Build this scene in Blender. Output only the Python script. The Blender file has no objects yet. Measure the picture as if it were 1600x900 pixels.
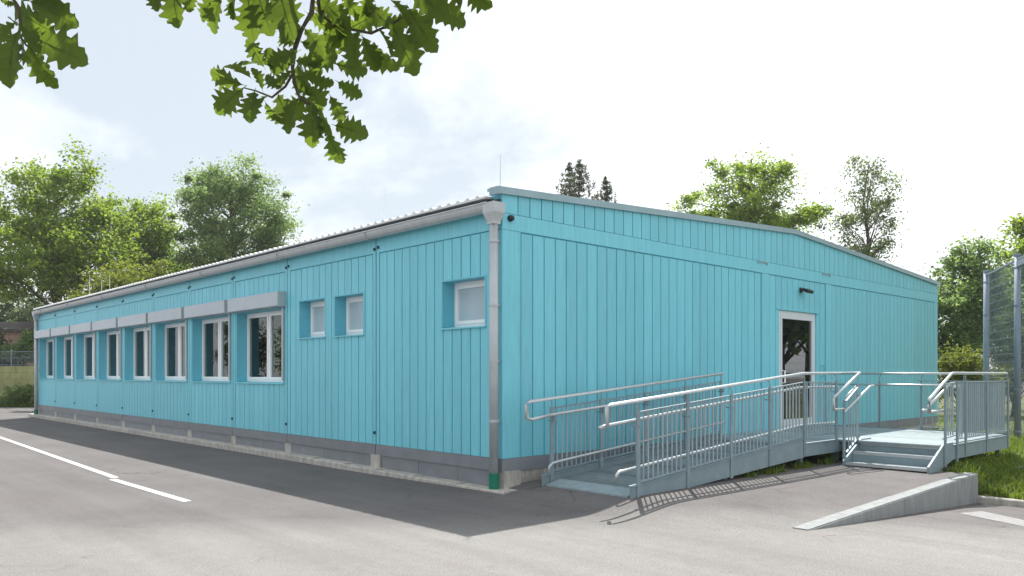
import bpy, math, random
import numpy as np
from mathutils import Vector, Matrix

random.seed(7)
R = math.radians
SC = bpy.context.scene
COL = SC.collection

# ------------------------------------------------------------------ camera
# world axes: X runs along the gable wall, Y along the long facade, origin at the near corner of the building
CAM = Vector((-7.135, -7.841, 1.6))
cam_d = bpy.data.cameras.new('camera')
cam = bpy.data.objects.new('camera', cam_d)
COL.objects.link(cam)
cam.location = CAM
cam.rotation_euler = (R(90), 0, R(-43))
cam_d.sensor_width = 36
cam_d.lens = 36 * 1234 / 1600
cam_d.shift_y = 134 / 1600
cam_d.clip_start = 0.05
cam_d.clip_end = 3000
SC.camera = cam

# ------------------------------------------------------------------ sky, sun, exposure
SUN = Vector((2.05, 1.83, 4.08)).normalized()
elev = math.asin(SUN.z)
azim = math.atan2(SUN.x, SUN.y)          # clockwise from +Y
world = bpy.data.worlds.new('World')
SC.world = world
world.use_nodes = True
wt = world.node_tree
wt.nodes.clear()
def wn(t, **k):
    n = wt.nodes.new(t)
    for a, b in k.items():
        setattr(n, a, b)
    return n
sky = wn('ShaderNodeTexSky', sky_type='NISHITA', sun_disc=False)
sky.sun_elevation = elev
sky.sun_rotation = azim
sky.air_density = 1.0
sky.dust_density = 1.5
sky.ozone_density = 1.0
tc = wn('ShaderNodeTexCoord')
mp = wn('ShaderNodeMapping')
mp.inputs['Location'].default_value = (2.816, 0.55, 4.827)
mp.inputs['Scale'].default_value = (1.0, 1.0, 1.9)
nz = wn('ShaderNodeTexNoise')
nz.inputs['Scale'].default_value = 1.7
nz.inputs['Detail'].default_value = 6
nz.inputs['Roughness'].default_value = 0.62
nz.inputs['Distortion'].default_value = 0.3
rp = wn('ShaderNodeValToRGB')
rp.color_ramp.elements[0].position = 0.38
rp.color_ramp.elements[0].color = (3.25, 3.6, 3.95, 1)
rp.color_ramp.elements[1].position = 0.60
rp.color_ramp.elements[1].color = (6.4, 6.6, 6.8, 1)
rp.color_ramp.elements.new(0.48).color = (4.65, 4.9, 5.1, 1)
cl = wn('ShaderNodeMixRGB')
cl.inputs['Fac'].default_value = 0.93
bg = wn('ShaderNodeBackground')
bg.inputs['Strength'].default_value = 0.112
wo = wn('ShaderNodeOutputWorld')
L = wt.links.new
L(tc.outputs['Generated'], mp.inputs['Vector'])
L(mp.outputs['Vector'], nz.inputs['Vector'])
L(nz.outputs['Fac'], rp.inputs['Fac'])
L(rp.outputs['Color'], cl.inputs['Color2'])
L(sky.outputs['Color'], cl.inputs['Color1'])
L(cl.outputs['Color'], bg.inputs['Color'])
L(bg.outputs['Background'], wo.inputs['Surface'])

sun_d = bpy.data.lights.new('sun', 'SUN')
sun_d.energy = 3.7
sun_d.angle = R(0.6)
sun_d.color = (1.0, 0.96, 0.9)
sun = bpy.data.objects.new('sun', sun_d)
COL.objects.link(sun)
sun.location = (10, 10, 30)
sun.rotation_euler = (-SUN).to_track_quat('-Z', 'Y').to_euler()

SC.view_settings.view_transform = 'Standard'
SC.view_settings.look = 'None'
SC.view_settings.gamma = 1
SC.view_settings.use_curve_mapping = False
SC.view_settings.exposure = 1.0
SC.render.engine = 'CYCLES'
SC.cycles.max_bounces = 8
SC.cycles.transparent_max_bounces = 16

# ------------------------------------------------------------------ helpers
C47, S47 = math.cos(R(47)), math.sin(R(47))
def view(r, d, z=0.0):
    """right / forward of the camera's ground point -> world"""
    return Vector((CAM.x + r * S47 + d * C47, CAM.y - r * C47 + d * S47, z))
def at(u, v, d):
    """point seen at pixel (u, v) of the photograph at distance d along the view"""
    return view((u - 800) / 1234 * d, d, 1.6 - (v - 584) / 1234 * d)

def material(name, col, rough=0.6, metal=0.0, noise=0.0, nscale=8.0, stretch=(1, 1, 1), rand=0.0, bump=0.0, bscale=60.0, spec=0.5, col2=None, detail=4):
    m = bpy.data.materials.new(name)
    m.use_nodes = True
    nt = m.node_tree
    b = nt.nodes['Principled BSDF']
    b.inputs['Roughness'].default_value = rough
    b.inputs['Metallic'].default_value = metal
    b.inputs['Specular IOR Level'].default_value = spec
    b.inputs['Base Color'].default_value = (*col, 1)
    tcn = nt.nodes.new('ShaderNodeTexCoord')
    geo = nt.nodes.new('ShaderNodeNewGeometry')
    src = None
    if noise or col2:
        mpn = nt.nodes.new('ShaderNodeMapping')
        mpn.inputs['Scale'].default_value = stretch
        nt.links.new(geo.outputs['Position'], mpn.inputs['Vector'])
        n = nt.nodes.new('ShaderNodeTexNoise')
        n.inputs['Scale'].default_value = nscale
        n.inputs['Detail'].default_value = detail
        n.inputs['Roughness'].default_value = 0.6
        nt.links.new(mpn.outputs['Vector'], n.inputs['Vector'])
        r = nt.nodes.new('ShaderNodeValToRGB')
        r.color_ramp.elements[0].position = 0.3
        r.color_ramp.elements[1].position = 0.7
        if col2:
            r.color_ramp.elements[0].color = (*col, 1)
            r.color_ramp.elements[1].color = (*col2, 1)
        else:
            r.color_ramp.elements[0].color = (*[c * (1 - noise) for c in col], 1)
            r.color_ramp.elements[1].color = (*[min(1, c * (1 + noise)) for c in col], 1)
        nt.links.new(n.outputs['Fac'], r.inputs['Fac'])
        src = r.outputs['Color']
    if rand:
        oi = nt.nodes.new('ShaderNodeObjectInfo')
        mr = nt.nodes.new('ShaderNodeMapRange')
        mr.inputs['To Min'].default_value = 1 - rand
        mr.inputs['To Max'].default_value = 1 + rand
        nt.links.new(oi.outputs['Random'], mr.inputs['Value'])
        hs = nt.nodes.new('ShaderNodeHueSaturation')
        nt.links.new(mr.outputs['Result'], hs.inputs['Value'])
        if src:
            nt.links.new(src, hs.inputs['Color'])
        else:
            hs.inputs['Color'].default_value = (*col, 1)
        src = hs.outputs['Color']
    if src:
        nt.links.new(src, b.inputs['Base Color'])
    if bump:
        n2 = nt.nodes.new('ShaderNodeTexNoise')
        n2.inputs['Scale'].default_value = bscale
        n2.inputs['Detail'].default_value = 5
        nt.links.new(geo.outputs['Position'], n2.inputs['Vector'])
        bp = nt.nodes.new('ShaderNodeBump')
        bp.inputs['Strength'].default_value = bump
        bp.inputs['Distance'].default_value = 0.02
        nt.links.new(n2.outputs['Fac'], bp.inputs['Height'])
        nt.links.new(bp.outputs['Normal'], b.inputs['Normal'])
    return m

M = {}
M['blue'] = material('blue_paint', (0.175, 0.56, 0.665), 0.5, noise=0.09, nscale=5, stretch=(6, 6, 0.35), rand=0.05, bump=0.05, bscale=90)
M['blue_core'] = material('blue_paint_backing', (0.14, 0.505, 0.625), 0.55, noise=0.04, nscale=4)
M['dark_gap'] = material('dark_joint_and_eave_shade', (0.02, 0.05, 0.06), 0.8)
M['plinth'] = material('grey_plinth_sheet', (0.20, 0.215, 0.235), 0.5, noise=0.12, nscale=3, stretch=(1, 1, 2), rand=0.07)
M['zinc'] = material('zinc_grey', (0.45, 0.48, 0.50), 0.42, 0.2, noise=0.08, nscale=5, rand=0.04)
M['roof'] = material('roof_sheet', (0.62, 0.63, 0.63), 0.4, 0.1, noise=0.1, nscale=3)
M['cap'] = material('verge_cap', (0.27, 0.38, 0.42), 0.4, 0.2, noise=0.08, nscale=3)
M['box'] = material('shutter_box_grey', (0.42, 0.47, 0.52), 0.4, 0.15, noise=0.04, nscale=3, rand=0.03)
M['pvc'] = material('white_pvc', (0.88, 0.89, 0.90), 0.3)
M['alu'] = material('light_aluminium', (0.70, 0.74, 0.77), 0.35, 0.1)
M['green'] = material('green_pipe_foot', (0.0, 0.17, 0.10), 0.5, noise=0.15, nscale=12)
M['black'] = material('black_plastic', (0.012, 0.014, 0.02), 0.4)
M['concrete'] = material('pale_concrete', (0.42, 0.40, 0.36), 0.85, noise=0.28, nscale=7, stretch=(1.5, 1.5, 0.6), bump=0.3, bscale=50, rand=0.05)
M['concrete_grey'] = material('grey_concrete', (0.25, 0.262, 0.262), 0.85, noise=0.2, nscale=5, stretch=(1.6, 1.6, 0.35), bump=0.3, bscale=60, rand=0.05)
M['galv'] = material('galvanised_steel', (0.225, 0.295, 0.325), 0.6, 0.12, noise=0.09, nscale=6, rand=0.07)
M['tube'] = material('handrail_tube', (0.52, 0.55, 0.56), 0.35, 0.4, noise=0.08, nscale=9)
M['deck'] = material('deck_plank', (0.24, 0.29, 0.31), 0.55, 0.2, noise=0.14, nscale=9, rand=0.2)
M['white_line'] = material('road_marking', (0.25, 0.245, 0.24), 0.75, col2=(0.78, 0.78, 0.76), nscale=26, detail=9)
M['bar'] = material('galvanised_bar', (0.33, 0.40, 0.43), 0.5, 0.2, noise=0.08, nscale=9, rand=0.08)
M['worn_line'] = material('worn_road_marking', (0.235, 0.23, 0.23), 0.8, noise=0.2, nscale=14)
M['bark'] = material('bark', (0.09, 0.07, 0.05), 0.9, noise=0.4, nscale=9, stretch=(1, 1, 0.3), bump=0.6, bscale=20)
M['twig'] = material('oak_twig', (0.075, 0.06, 0.04), 0.85, noise=0.3, nscale=40)
M['room'] = material('room_wall', (0.5, 0.52, 0.52), 0.8)
M['curtain'] = material('grey_curtain', (0.36, 0.46, 0.48), 0.9, noise=0.15, nscale=6, stretch=(3, 3, 0.2))
M['frost'] = material('frosted_glass', (0.42, 0.52, 0.58), 0.18, noise=0.05, nscale=3)
M['fence'] = material('fence_steel', (0.22, 0.27, 0.33), 0.5, 0.3, noise=0.08, nscale=6)
M['yellow_wall'] = material('yellow_green_wall', (0.30, 0.30, 0.13), 0.9, noise=0.2, nscale=1.5, rand=0.1)
M['brick_pink'] = material('pinkish_wall', (0.45, 0.28, 0.22), 0.9, noise=0.2, nscale=2)
M['tile_dark'] = material('dark_roof', (0.08, 0.07, 0.07), 0.8, noise=0.2, nscale=3)

def glass_mat(name, tint, refl=0.0):
    m = bpy.data.materials.new(name)
    m.use_nodes = True
    nt = m.node_tree
    nt.nodes.clear()
    o = nt.nodes.new('ShaderNodeOutputMaterial')
    mix = nt.nodes.new('ShaderNodeMixShader')
    t = nt.nodes.new('ShaderNodeBsdfTransparent')
    t.inputs['Color'].default_value = (*tint, 1)
    g = nt.nodes.new('ShaderNodeBsdfGlossy')
    g.inputs['Roughness'].default_value = 0.01
    g.inputs['Color'].default_value = (0.95, 0.97, 0.97, 1)
    fr = nt.nodes.new('ShaderNodeFresnel')
    fr.inputs['IOR'].default_value = 1.55 + refl
    nt.links.new(fr.outputs['Fac'], mix.inputs['Fac'])
    nt.links.new(t.outputs['BSDF'], mix.inputs[1])
    nt.links.new(g.outputs['BSDF'], mix.inputs[2])
    nt.links.new(mix.outputs['Shader'], o.inputs['Surface'])
    return m
M['glass'] = glass_mat('window_glass', (0.72, 0.79, 0.78))
M['door_glass'] = glass_mat('door_glass', (0.6, 0.63, 0.63), 0.7)

def screen_mat():
    m = bpy.data.materials.new('smoky_acrylic_sheet')
    m.use_nodes = True
    nt = m.node_tree
    b = nt.nodes['Principled BSDF']
    b.inputs['Base Color'].default_value = (0.34, 0.43, 0.48, 1)
    b.inputs['Roughness'].default_value = 0.35
    b.inputs['Alpha'].default_value = 0.72
    return m
M['screen'] = screen_mat()
def leaf_mat(name, c1, c2, trans, tcol, rough=0.5, mixf=0.5):
    m = bpy.data.materials.new(name)
    m.use_nodes = True
    nt = m.node_tree
    nt.nodes.clear()
    o = nt.nodes.new('ShaderNodeOutputMaterial')
    geo = nt.nodes.new('ShaderNodeNewGeometry')
    r = nt.nodes.new('ShaderNodeValToRGB')
    r.color_ramp.elements[0].color = (*c1, 1)
    r.color_ramp.elements[1].color = (*c2, 1)
    nt.links.new(geo.outputs['Random Per Island'], r.inputs['Fac'])
    b = nt.nodes.new('ShaderNodeBsdfPrincipled')
    b.inputs['Roughness'].default_value = rough
    b.inputs['Specular IOR Level'].default_value = 0.2
    nt.links.new(r.outputs['Color'], b.inputs['Base Color'])
    t = nt.nodes.new('ShaderNodeBsdfTranslucent')
    mx = nt.nodes.new('ShaderNodeMixRGB')
    mx.blend_type = 'MULTIPLY'
    mx.inputs['Fac'].default_value = 1
    mx.inputs['Color2'].default_value = (*tcol, 1)
    nt.links.new(r.outputs['Color'], mx.inputs['Color1'])
    nt.links.new(mx.outputs['Color'], t.inputs['Color'])
    mix = nt.nodes.new('ShaderNodeMixShader')
    mix.inputs['Fac'].default_value = trans
    nt.links.new(b.outputs['BSDF'], mix.inputs[1])
    nt.links.new(t.outputs['BSDF'], mix.inputs[2])
    nt.links.new(mix.outputs['Shader'], o.inputs['Surface'])
    return m
M['leaf_maple'] = leaf_mat('maple_leaves', (0.075, 0.13, 0.03), (0.15, 0.20, 0.045), 0.55, (2.8, 2.7, 1.3))
M['leaf_mid'] = leaf_mat('mid_green_leaves', (0.085, 0.14, 0.06), (0.16, 0.21, 0.10), 0.55, (2.5, 2.5, 1.6))
M['leaf_birch'] = leaf_mat('birch_leaves', (0.085, 0.11, 0.05), (0.14, 0.17, 0.08), 0.5, (2.0, 2.1, 1.5))
M['leaf_dark'] = leaf_mat('dark_leaves', (0.05, 0.075, 0.045), (0.09, 0.12, 0.07), 0.45, (1.9, 2.0, 1.4), 0.45)
M['leaf_yellow'] = leaf_mat('yellow_green_leaves', (0.11, 0.14, 0.03), (0.20, 0.22, 0.05), 0.4, (1.8, 1.9, 1.0))
M['needle'] = leaf_mat('spruce_needles', (0.05, 0.065, 0.03), (0.085, 0.10, 0.045), 0.3, (1.6, 1.6, 1.1))
M['grass'] = leaf_mat('grass_blades', (0.075, 0.13, 0.022), (0.17, 0.21, 0.05), 0.4, (1.8, 1.9, 0.9))
M['oak_leaf'] = leaf_mat('oak_leaves', (0.022, 0.045, 0.02), (0.058, 0.09, 0.026), 0.52, (4.2, 3.7, 1.1), 0.5)

M['vein'] = leaf_mat('oak_leaf_veins', (0.09, 0.14, 0.04), (0.12, 0.17, 0.05), 0.3, (1.8, 1.8, 0.8))

class MB:
    def __init__(self):
        self.v = []; self.f = []
    def box(self, a, b):
        x0, y0, z0 = a; x1, y1, z1 = b
        n = len(self.v)
        self.v += [(x0, y0, z0), (x1, y0, z0), (x1, y1, z0), (x0, y1, z0), (x0, y0, z1), (x1, y0, z1), (x1, y1, z1), (x0, y1, z1)]
        self.f += [tuple(n + i for i in q) for q in ((3, 2, 1, 0), (4, 5, 6, 7), (0, 1, 5, 4), (1, 2, 6, 5), (2, 3, 7, 6), (3, 0, 4, 7))]
        return self
    def prism(self, poly, vec):
        """extrude a planar polygon (3D points) along vec"""
        n = len(self.v); k = len(poly)
        vec = Vector(vec)
        self.v += [tuple(p) for p in poly] + [tuple(Vector(p) + vec) for p in poly]
        self.f.append(tuple(n + i for i in range(k))[::-1])
        self.f.append(tuple(n + k + i for i in range(k)))
        for i in range(k):
            j = (i + 1) % k
            self.f.append((n + i, n + j, n + k + j, n + k + i))
        return self
    def bar(self, p, q, w, h, up=(0, 0, 1)):
        p, q = Vector(p), Vector(q)
        d = (q - p).normalized()
        s = d.cross(Vector(up))
        if s.length < 1e-5:
            s = d.cross(Vector((1, 0, 0)))
        s.normalize()
        u = s.cross(d).normalized()
        poly = [p + s * a * w / 2 + u * b * h / 2 for a, b in ((-1, -1), (1, -1), (1, 1), (-1, 1))]
        return self.prism(poly, q - p)
    def tube(self, pts, rad, seg=8, caps=True):
        pts = [Vector(p) for p in pts]
        if not isinstance(rad, (list, tuple)):
            rad = [rad] * len(pts)
        n0 = len(self.v)
        ref = Vector((0.31, 0.17, 0.93)).normalized()
        for i, p in enumerate(pts):
            a = pts[max(0, i - 1)]; b = pts[min(len(pts) - 1, i + 1)]
            d = (b - a).normalized()
            s = d.cross(ref)
            if s.length < 0.05:
                s = d.cross(Vector((1, 0, 0)))
            s.normalize(); u = s.cross(d)
            # mitre
            k = 1.0
            if 0 < i < len(pts) - 1:
                c = (p - a).normalized().dot((b - p).normalized())
                k = min(1.4, 1 / max(0.5, math.sqrt((1 + c) / 2)))
            for j in range(seg):
                t = 2 * math.pi * j / seg
                self.v.append(tuple(p + (s * math.cos(t) + u * math.sin(t)) * rad[i] * (k if 0 < i < len(pts) - 1 else 1)))
        for i in range(len(pts) - 1):
            for j in range(seg):
                a = n0 + i * seg + j; b = n0 + i * seg + (j + 1) % seg
                self.f.append((a, b, b + seg, a + seg))
        if caps:
            self.f.append(tuple(n0 + j for j in range(seg))[::-1])
            e = n0 + (len(pts) - 1) * seg
            self.f.append(tuple(e + j for j in range(seg)))
        return self
    def build(self, name, mat, parent=None, smooth=False, **props):
        c = [(min(p[i] for p in self.v) + max(p[i] for p in self.v)) / 2 for i in range(3)]
        me = bpy.data.meshes.new(name)
        me.from_pydata([(p[0] - c[0], p[1] - c[1], p[2] - c[2]) for p in self.v], [], self.f)
        me.materials.append(M[mat] if isinstance(mat, str) else mat)
        if smooth:
            me.polygons.foreach_set('use_smooth', [True] * len(me.polygons))
        me.update()
        return put(name, me, c, parent, **props)

WLOC = {}
def put(name, data, loc, parent=None, **props):
    o = bpy.data.objects.new(name, data)
    COL.objects.link(o)
    WLOC[o] = Vector(loc)
    if parent is not None:
        o.parent = parent
        o.location = Vector(loc) - WLOC[parent]
    else:
        o.location = loc
    for k, v in props.items():
        o[k] = v
    return o
def thing(name, loc, label, category, group=None):
    o = put(name, None, loc, None, label=label, category=category)
    o.empty_display_size = 0.2
    if group:
        o['group'] = group
    return o
def box(name, a, b, mat, parent=None, **k):
    return MB().box(a, b).build(name, mat, parent, **k)

# ------------------------------------------------------------------ ground
def ground_material():
    m = bpy.data.materials.new('worn_asphalt')
    m.use_nodes = True
    nt = m.node_tree
    b = nt.nodes['Principled BSDF']
    b.inputs['Roughness'].default_value = 0.9
    b.inputs['Specular IOR Level'].default_value = 0.3
    geo = nt.nodes.new('ShaderNodeNewGeometry')
    def noise(scale, detail, vec=None, rough=0.6):
        n = nt.nodes.new('ShaderNodeTexNoise')
        n.inputs['Scale'].default_value = scale
        n.inputs['Detail'].default_value = detail
        n.inputs['Roughness'].default_value = rough
        nt.links.new(vec or geo.outputs['Position'], n.inputs['Vector'])
        return n.outputs['Fac']
    def ramp(src, p0, c0, p1, c1):
        r = nt.nodes.new('ShaderNodeValToRGB')
        r.color_ramp.elements[0].position = p0; r.color_ramp.elements[0].color = (*c0, 1)
        r.color_ramp.elements[1].position = p1; r.color_ramp.elements[1].color = (*c1, 1)
        nt.links.new(src, r.inputs['Fac'])
        return r.outputs['Color']
    def mix(kind, fac, a, b_):
        x = nt.nodes.new('ShaderNodeMixRGB')
        x.blend_type = kind
        if isinstance(fac, float):
            x.inputs['Fac'].default_value = fac
        else:
            nt.links.new(fac, x.inputs['Fac'])
        for i, s in ((1, a), (2, b_)):
            if isinstance(s, tuple):
                x.inputs[i].default_value = (*s, 1)
            else:
                nt.links.new(s, x.inputs[i])
        return x.outputs['Color']
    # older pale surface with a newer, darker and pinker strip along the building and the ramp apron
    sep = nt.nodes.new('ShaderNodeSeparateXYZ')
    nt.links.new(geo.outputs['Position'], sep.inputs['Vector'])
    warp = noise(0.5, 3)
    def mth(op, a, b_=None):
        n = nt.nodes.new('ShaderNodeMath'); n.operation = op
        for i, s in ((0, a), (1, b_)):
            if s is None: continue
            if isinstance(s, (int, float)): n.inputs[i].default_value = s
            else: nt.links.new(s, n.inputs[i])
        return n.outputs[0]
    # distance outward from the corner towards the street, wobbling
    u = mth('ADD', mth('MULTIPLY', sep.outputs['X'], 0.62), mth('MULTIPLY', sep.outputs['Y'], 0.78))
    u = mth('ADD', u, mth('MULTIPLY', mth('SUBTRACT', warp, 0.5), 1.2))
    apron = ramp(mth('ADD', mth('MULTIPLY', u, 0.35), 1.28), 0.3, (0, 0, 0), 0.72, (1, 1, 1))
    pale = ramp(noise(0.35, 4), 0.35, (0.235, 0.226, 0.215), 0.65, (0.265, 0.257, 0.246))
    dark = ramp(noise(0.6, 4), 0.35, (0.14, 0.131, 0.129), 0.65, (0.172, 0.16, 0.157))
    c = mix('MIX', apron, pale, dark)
    # pinkish stains
    st = ramp(noise(0.9, 3), 0.56, (0, 0, 0), 0.75, (1, 1, 1))
    stf = nt.nodes.new('ShaderNodeMath'); stf.operation = 'MULTIPLY'; stf.inputs[1].default_value = 0.35
    nt.links.new(st, stf.inputs[0])
    c = mix('MULTIPLY', stf.outputs[0], c, (0.95, 0.80, 0.80))
    # aggregate
    gr = ramp(noise(55, 3, rough=0.8), 0.3, (0.55, 0.55, 0.55), 0.7, (1.3, 1.3, 1.3))
    c = mix('MULTIPLY', 0.8, c, gr)
    gr2 = ramp(noise(160, 2, rough=0.8), 0.35, (0.6, 0.6, 0.6), 0.68, (1.25, 1.25, 1.25))
    c = mix('MULTIPLY', 0.7, c, gr2)
    gr3 = ramp(noise(7, 6, rough=0.75), 0.3, (0.90, 0.90, 0.90), 0.7, (1.06, 1.06, 1.06))
    c = mix('MULTIPLY', 1.0, c, gr3)
    # hairline cracks, broken up by a slow noise, and faint driving streaks
    wv = nt.nodes.new('ShaderNodeVectorMath'); wv.operation = 'ADD'
    nn = nt.nodes.new('ShaderNodeTexNoise'); nn.inputs['Scale'].default_value = 1.4; nn.inputs['Detail'].default_value = 4
    nt.links.new(geo.outputs['Position'], nn.inputs['Vector'])
    nt.links.new(geo.outputs['Position'], wv.inputs[0]); nt.links.new(nn.outputs['Color'], wv.inputs[1])
    vo = nt.nodes.new('ShaderNodeTexVoronoi'); vo.feature = 'DISTANCE_TO_EDGE'; vo.inputs['Scale'].default_value = 0.32
    nt.links.new(wv.outputs[0], vo.inputs['Vector'])
    ck = ramp(vo.outputs['Distance'], 0.0, (1, 1, 1), 0.006, (0, 0, 0))
    cm = ramp(noise(0.45, 3), 0.5, (0, 0, 0), 0.62, (0.75, 0.75, 0.75))
    cf = mix('MULTIPLY', 1.0, ck, cm)
    c = mix('MULTIPLY', cf, c, (0.45, 0.44, 0.43))
    smp_ = nt.nodes.new('ShaderNodeMapping'); smp_.inputs['Scale'].default_value = (1.6, 0.09, 1); smp_.inputs['Rotation'].default_value = (0, 0, 0.12)
    nt.links.new(geo.outputs['Position'], smp_.inputs['Vector'])
    sk = ramp(noise(1.3, 5, smp_.outputs['Vector']), 0.35, (0.86, 0.855, 0.85), 0.6, (1.04, 1.04, 1.04))
    c = mix('MULTIPLY', 0.8, c, sk)
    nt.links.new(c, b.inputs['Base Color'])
    bp = nt.nodes.new('ShaderNodeBump')
    bp.inputs['Strength'].default_value = 0.5
    bp.inputs['Distance'].default_value = 0.01
    nt.links.new(noise(110, 3), bp.inputs['Height'])
    nt.links.new(bp.outputs['Normal'], b.inputs['Normal'])
    return m
M['asphalt'] = ground_material()
M['soil'] = material('grass_soil', (0.07, 0.09, 0.025), 0.95, col2=(0.13, 0.13, 0.05), nscale=1.2, bump=0.4, bscale=12)

APX0, APX1, WEDGE_Y = 0.56, 6.6, -3.9
def smooth(a, b, x):
    t = max(0.0, min(1.0, (x - a) / (b - a)))
    return t * t * (3 - 2 * t)
def apron_z(x, y=-1.9):
    """the asphalt rises a little towards the ramp and the steps"""
    lin = max(0.0, min(1.0, (x - APX0) / 5.24))
    f = smooth(-3.9, -1.9, y)
    return 0.12 * (lin + (smooth(-0.6, 0.7, x) - lin) * f) * (1 - smooth(-0.3, 4.0, y) if x < 0.4 else 1)
def low_z(x):
    return -0.057 * max(0, min(x, 7.0) - APX0)
g = MB()
FAR = 320
def quad(g, pts):
    n = len(g.v); g.v += pts; g.f.append(tuple(range(n, n + len(pts))))
def grid(g, xs, ys, fz):
    n0 = len(g.v); m = len(ys)
    g.v += [(x, y, fz(x, y)) for x in xs for y in ys]
    for i in range(len(xs) - 1):
        for j in range(m - 1):
            g.f.append((n0 + i * m + j, n0 + (i + 1) * m + j, n0 + (i + 1) * m + j + 1, n0 + i * m + j + 1))
lz = low_z(7.0)
quad(g, [(-FAR, -FAR, 0), (APX0, -FAR, 0), (APX0, WEDGE_Y, 0), (-FAR, WEDGE_Y, 0)])
quad(g, [(-FAR, WEDGE_Y, 0), (-0.6, WEDGE_Y, 0), (-0.6, FAR, 0), (-FAR, FAR, 0)])
quad(g, [(-0.6, 4.0, 0), (APX0, 4.0, 0), (APX0, FAR, 0), (-0.6, FAR, 0)])
grid(g, [-0.6 + 0.1 * i for i in range(11)], [-3.9 + 0.2 * i for i in range(40)] + [4.0], apron_z)
grid(g, [0.4, 0.5, 0.6, 0.7] + [0.7 + 0.51 * i for i in range(1, 11)], [-3.9 + 0.2 * i for i in range(23)], apron_z)
quad(g, [(5.8, -3.5, 0.12), (APX1, -3.5, 0.12), (APX1, 0.5, 0.12), (5.8, 0.5, 0.12)])
quad(g, [(APX0, -FAR, 0), (7.0, -FAR, lz), (7.0, WEDGE_Y, lz), (APX0, WEDGE_Y, 0)])
quad(g, [(7.0, -FAR, lz), (FAR, -FAR, lz), (FAR, WEDGE_Y, lz), (7.0, WEDGE_Y, lz)])
quad(g, [(7.0, WEDGE_Y, lz), (FAR, WEDGE_Y, lz), (FAR, 0.5, lz), (7.0, 0.5, lz)])
quad(g, [(APX0, 0.5, -0.02), (FAR, 0.5, -0.3), (FAR, FAR, -0.3), (APX0, FAR, -0.02)])
g.build('ground', 'asphalt', None, kind='structure', smooth=True)

# grass banks
def bank_z(x, y):
    t = max(0, min(1, (y + 4.5) / 0.95))
    t = t * t * (3 - 2 * t)
    f = max(0, min(1, (x - 6.5) / 6))
    base = -0.225 + t * 0.315
    z = base * (1 - 0.3 * f) + 0.03 * math.sin(x * 1.7 + y * 0.9) * f
    if y < -3.98:
        z = min(z, -0.212 + max(0, x - 5.9) * 0.5)
    return z
gm = MB()
xs = [6.62 + i * 0.5 for i in range(14)] + [14 + i * 3 for i in range(16)]
ys = [-40, -30, -20, -14, -10, -8, -7] + [-6.5 + i * 0.4 for i in range(30)] + [6, 8, 12, 20, 30, 45, 60]
for x in xs:
    for y in ys:
        gm.v.append((x, y, bank_z(x, y)))
ny = len(ys)
for i in range(len(xs) - 1):
    for j in range(ny - 1):
        gm.f.append((i * ny + j, (i + 1) * ny + j, (i + 1) * ny + j + 1, i * ny + j + 1))
k0 = len(gm.v)
xs2 = [5.804, 6.14, 6.38, 6.62]; ys2 = [-40, -20, -10, -7, -6, -5, -4.5, -4.25, -4.1, -4.0, -3.985, -3.8, -3.65, -3.5]
for x in xs2:
    for y in ys2:
        xv = 5.9 if (x < 5.85 and y < -3.99) else x
        gm.v.append((xv, y, bank_z(xv, y)))
for i in range(3):
    for j in range(len(ys2) - 1):
        n2 = len(ys2)
        gm.f.append((k0 + i * n2 + j, k0 + (i + 1) * n2 + j, k0 + (i + 1) * n2 + j + 1, k0 + i * n2 + j + 1))
gm.build('lawn', 'soil', None, kind='structure')

def scatter_grass(name, samples, label, hmin, hmax):
    n = len(samples)
    rng = np.random.default_rng(3)
    P = np.array(samples)
    ang = rng.uniform(0, 2 * np.pi, n)
    h = rng.uniform(hmin, hmax, n) * rng.choice([1, 1, 1, 1.7], n)
    w = rng.uniform(0.006, 0.012, n)
    lean = rng.normal(0, 0.45, (n, 2)) * h[:, None]
    dx = np.stack([np.cos(ang), np.sin(ang), np.zeros(n)], 1) * w[:, None]
    tip = P + np.concatenate([lean, h[:, None]], 1)
    mid = P + np.concatenate([lean * 0.3, h[:, None] * 0.6], 1)
    V = np.stack([P - dx, P + dx, mid + dx * .8, mid - dx * .8, tip], 1).reshape(-1, 3)
    F = []
    for i in range(n):
        k = i * 5
        F.append((k, k + 1, k + 2, k + 3)); F.append((k + 3, k + 2, k + 4))
    me = bpy.data.meshes.new(name)
    me.from_pydata(V.tolist(), [], F)
    me.materials.append(M['grass'])
    return put(name, me, (0, 0, 0), None, label=label, category='grass', kind='stuff')
rnd = random.Random(11)
smp = []
while len(smp) < 16000:
    x = rnd.uniform(5.83, 9.2); y = rnd.uniform(-6.0, -3.5)
    if x < 5.93 and y < -3.95: continue
    if math.sin(x * 5.3 + 2.3 * y) + math.sin(y * 6.1 - 3 * x) + rnd.uniform(-1.5, 1.5) < -0.8:
        continue
    smp.append((x, y, bank_z(x, y)))
while len(smp) < 38000:
    x = rnd.uniform(6.65, 13.5); y = rnd.uniform(-6.2, 0.2)
    if math.sin(x * 2.3 + 1.3 * y) + math.sin(y * 3.1 - x) + rnd.uniform(-1.5, 1.5) < -1.2:
        continue
    smp.append((x, y, bank_z(x, y)))
while len(smp) < 52000:
    x = rnd.uniform(9, 24); y = rnd.uniform(-5, 8)
    smp.append((x, y, bank_z(x, y)))
scatter_grass('grass', smp, 'rough green grass on the bank right of the steps', 0.04, 0.11)
smp = []
for _ in range(1100):
    x = rnd.uniform(3.0, 5.7)
    if math.sin(x * 7) + rnd.uniform(-1, 1) < 0: continue
    smp.append((x, rnd.gauss(-1.86, 0.05), 0.12))
scatter_grass('grass', smp, 'sparse weeds along the foot of the ramp beam', 0.03, 0.09)
smp = []
def far_left(u, d):
    return view((u - 800) / 1234 * d, d)
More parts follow.
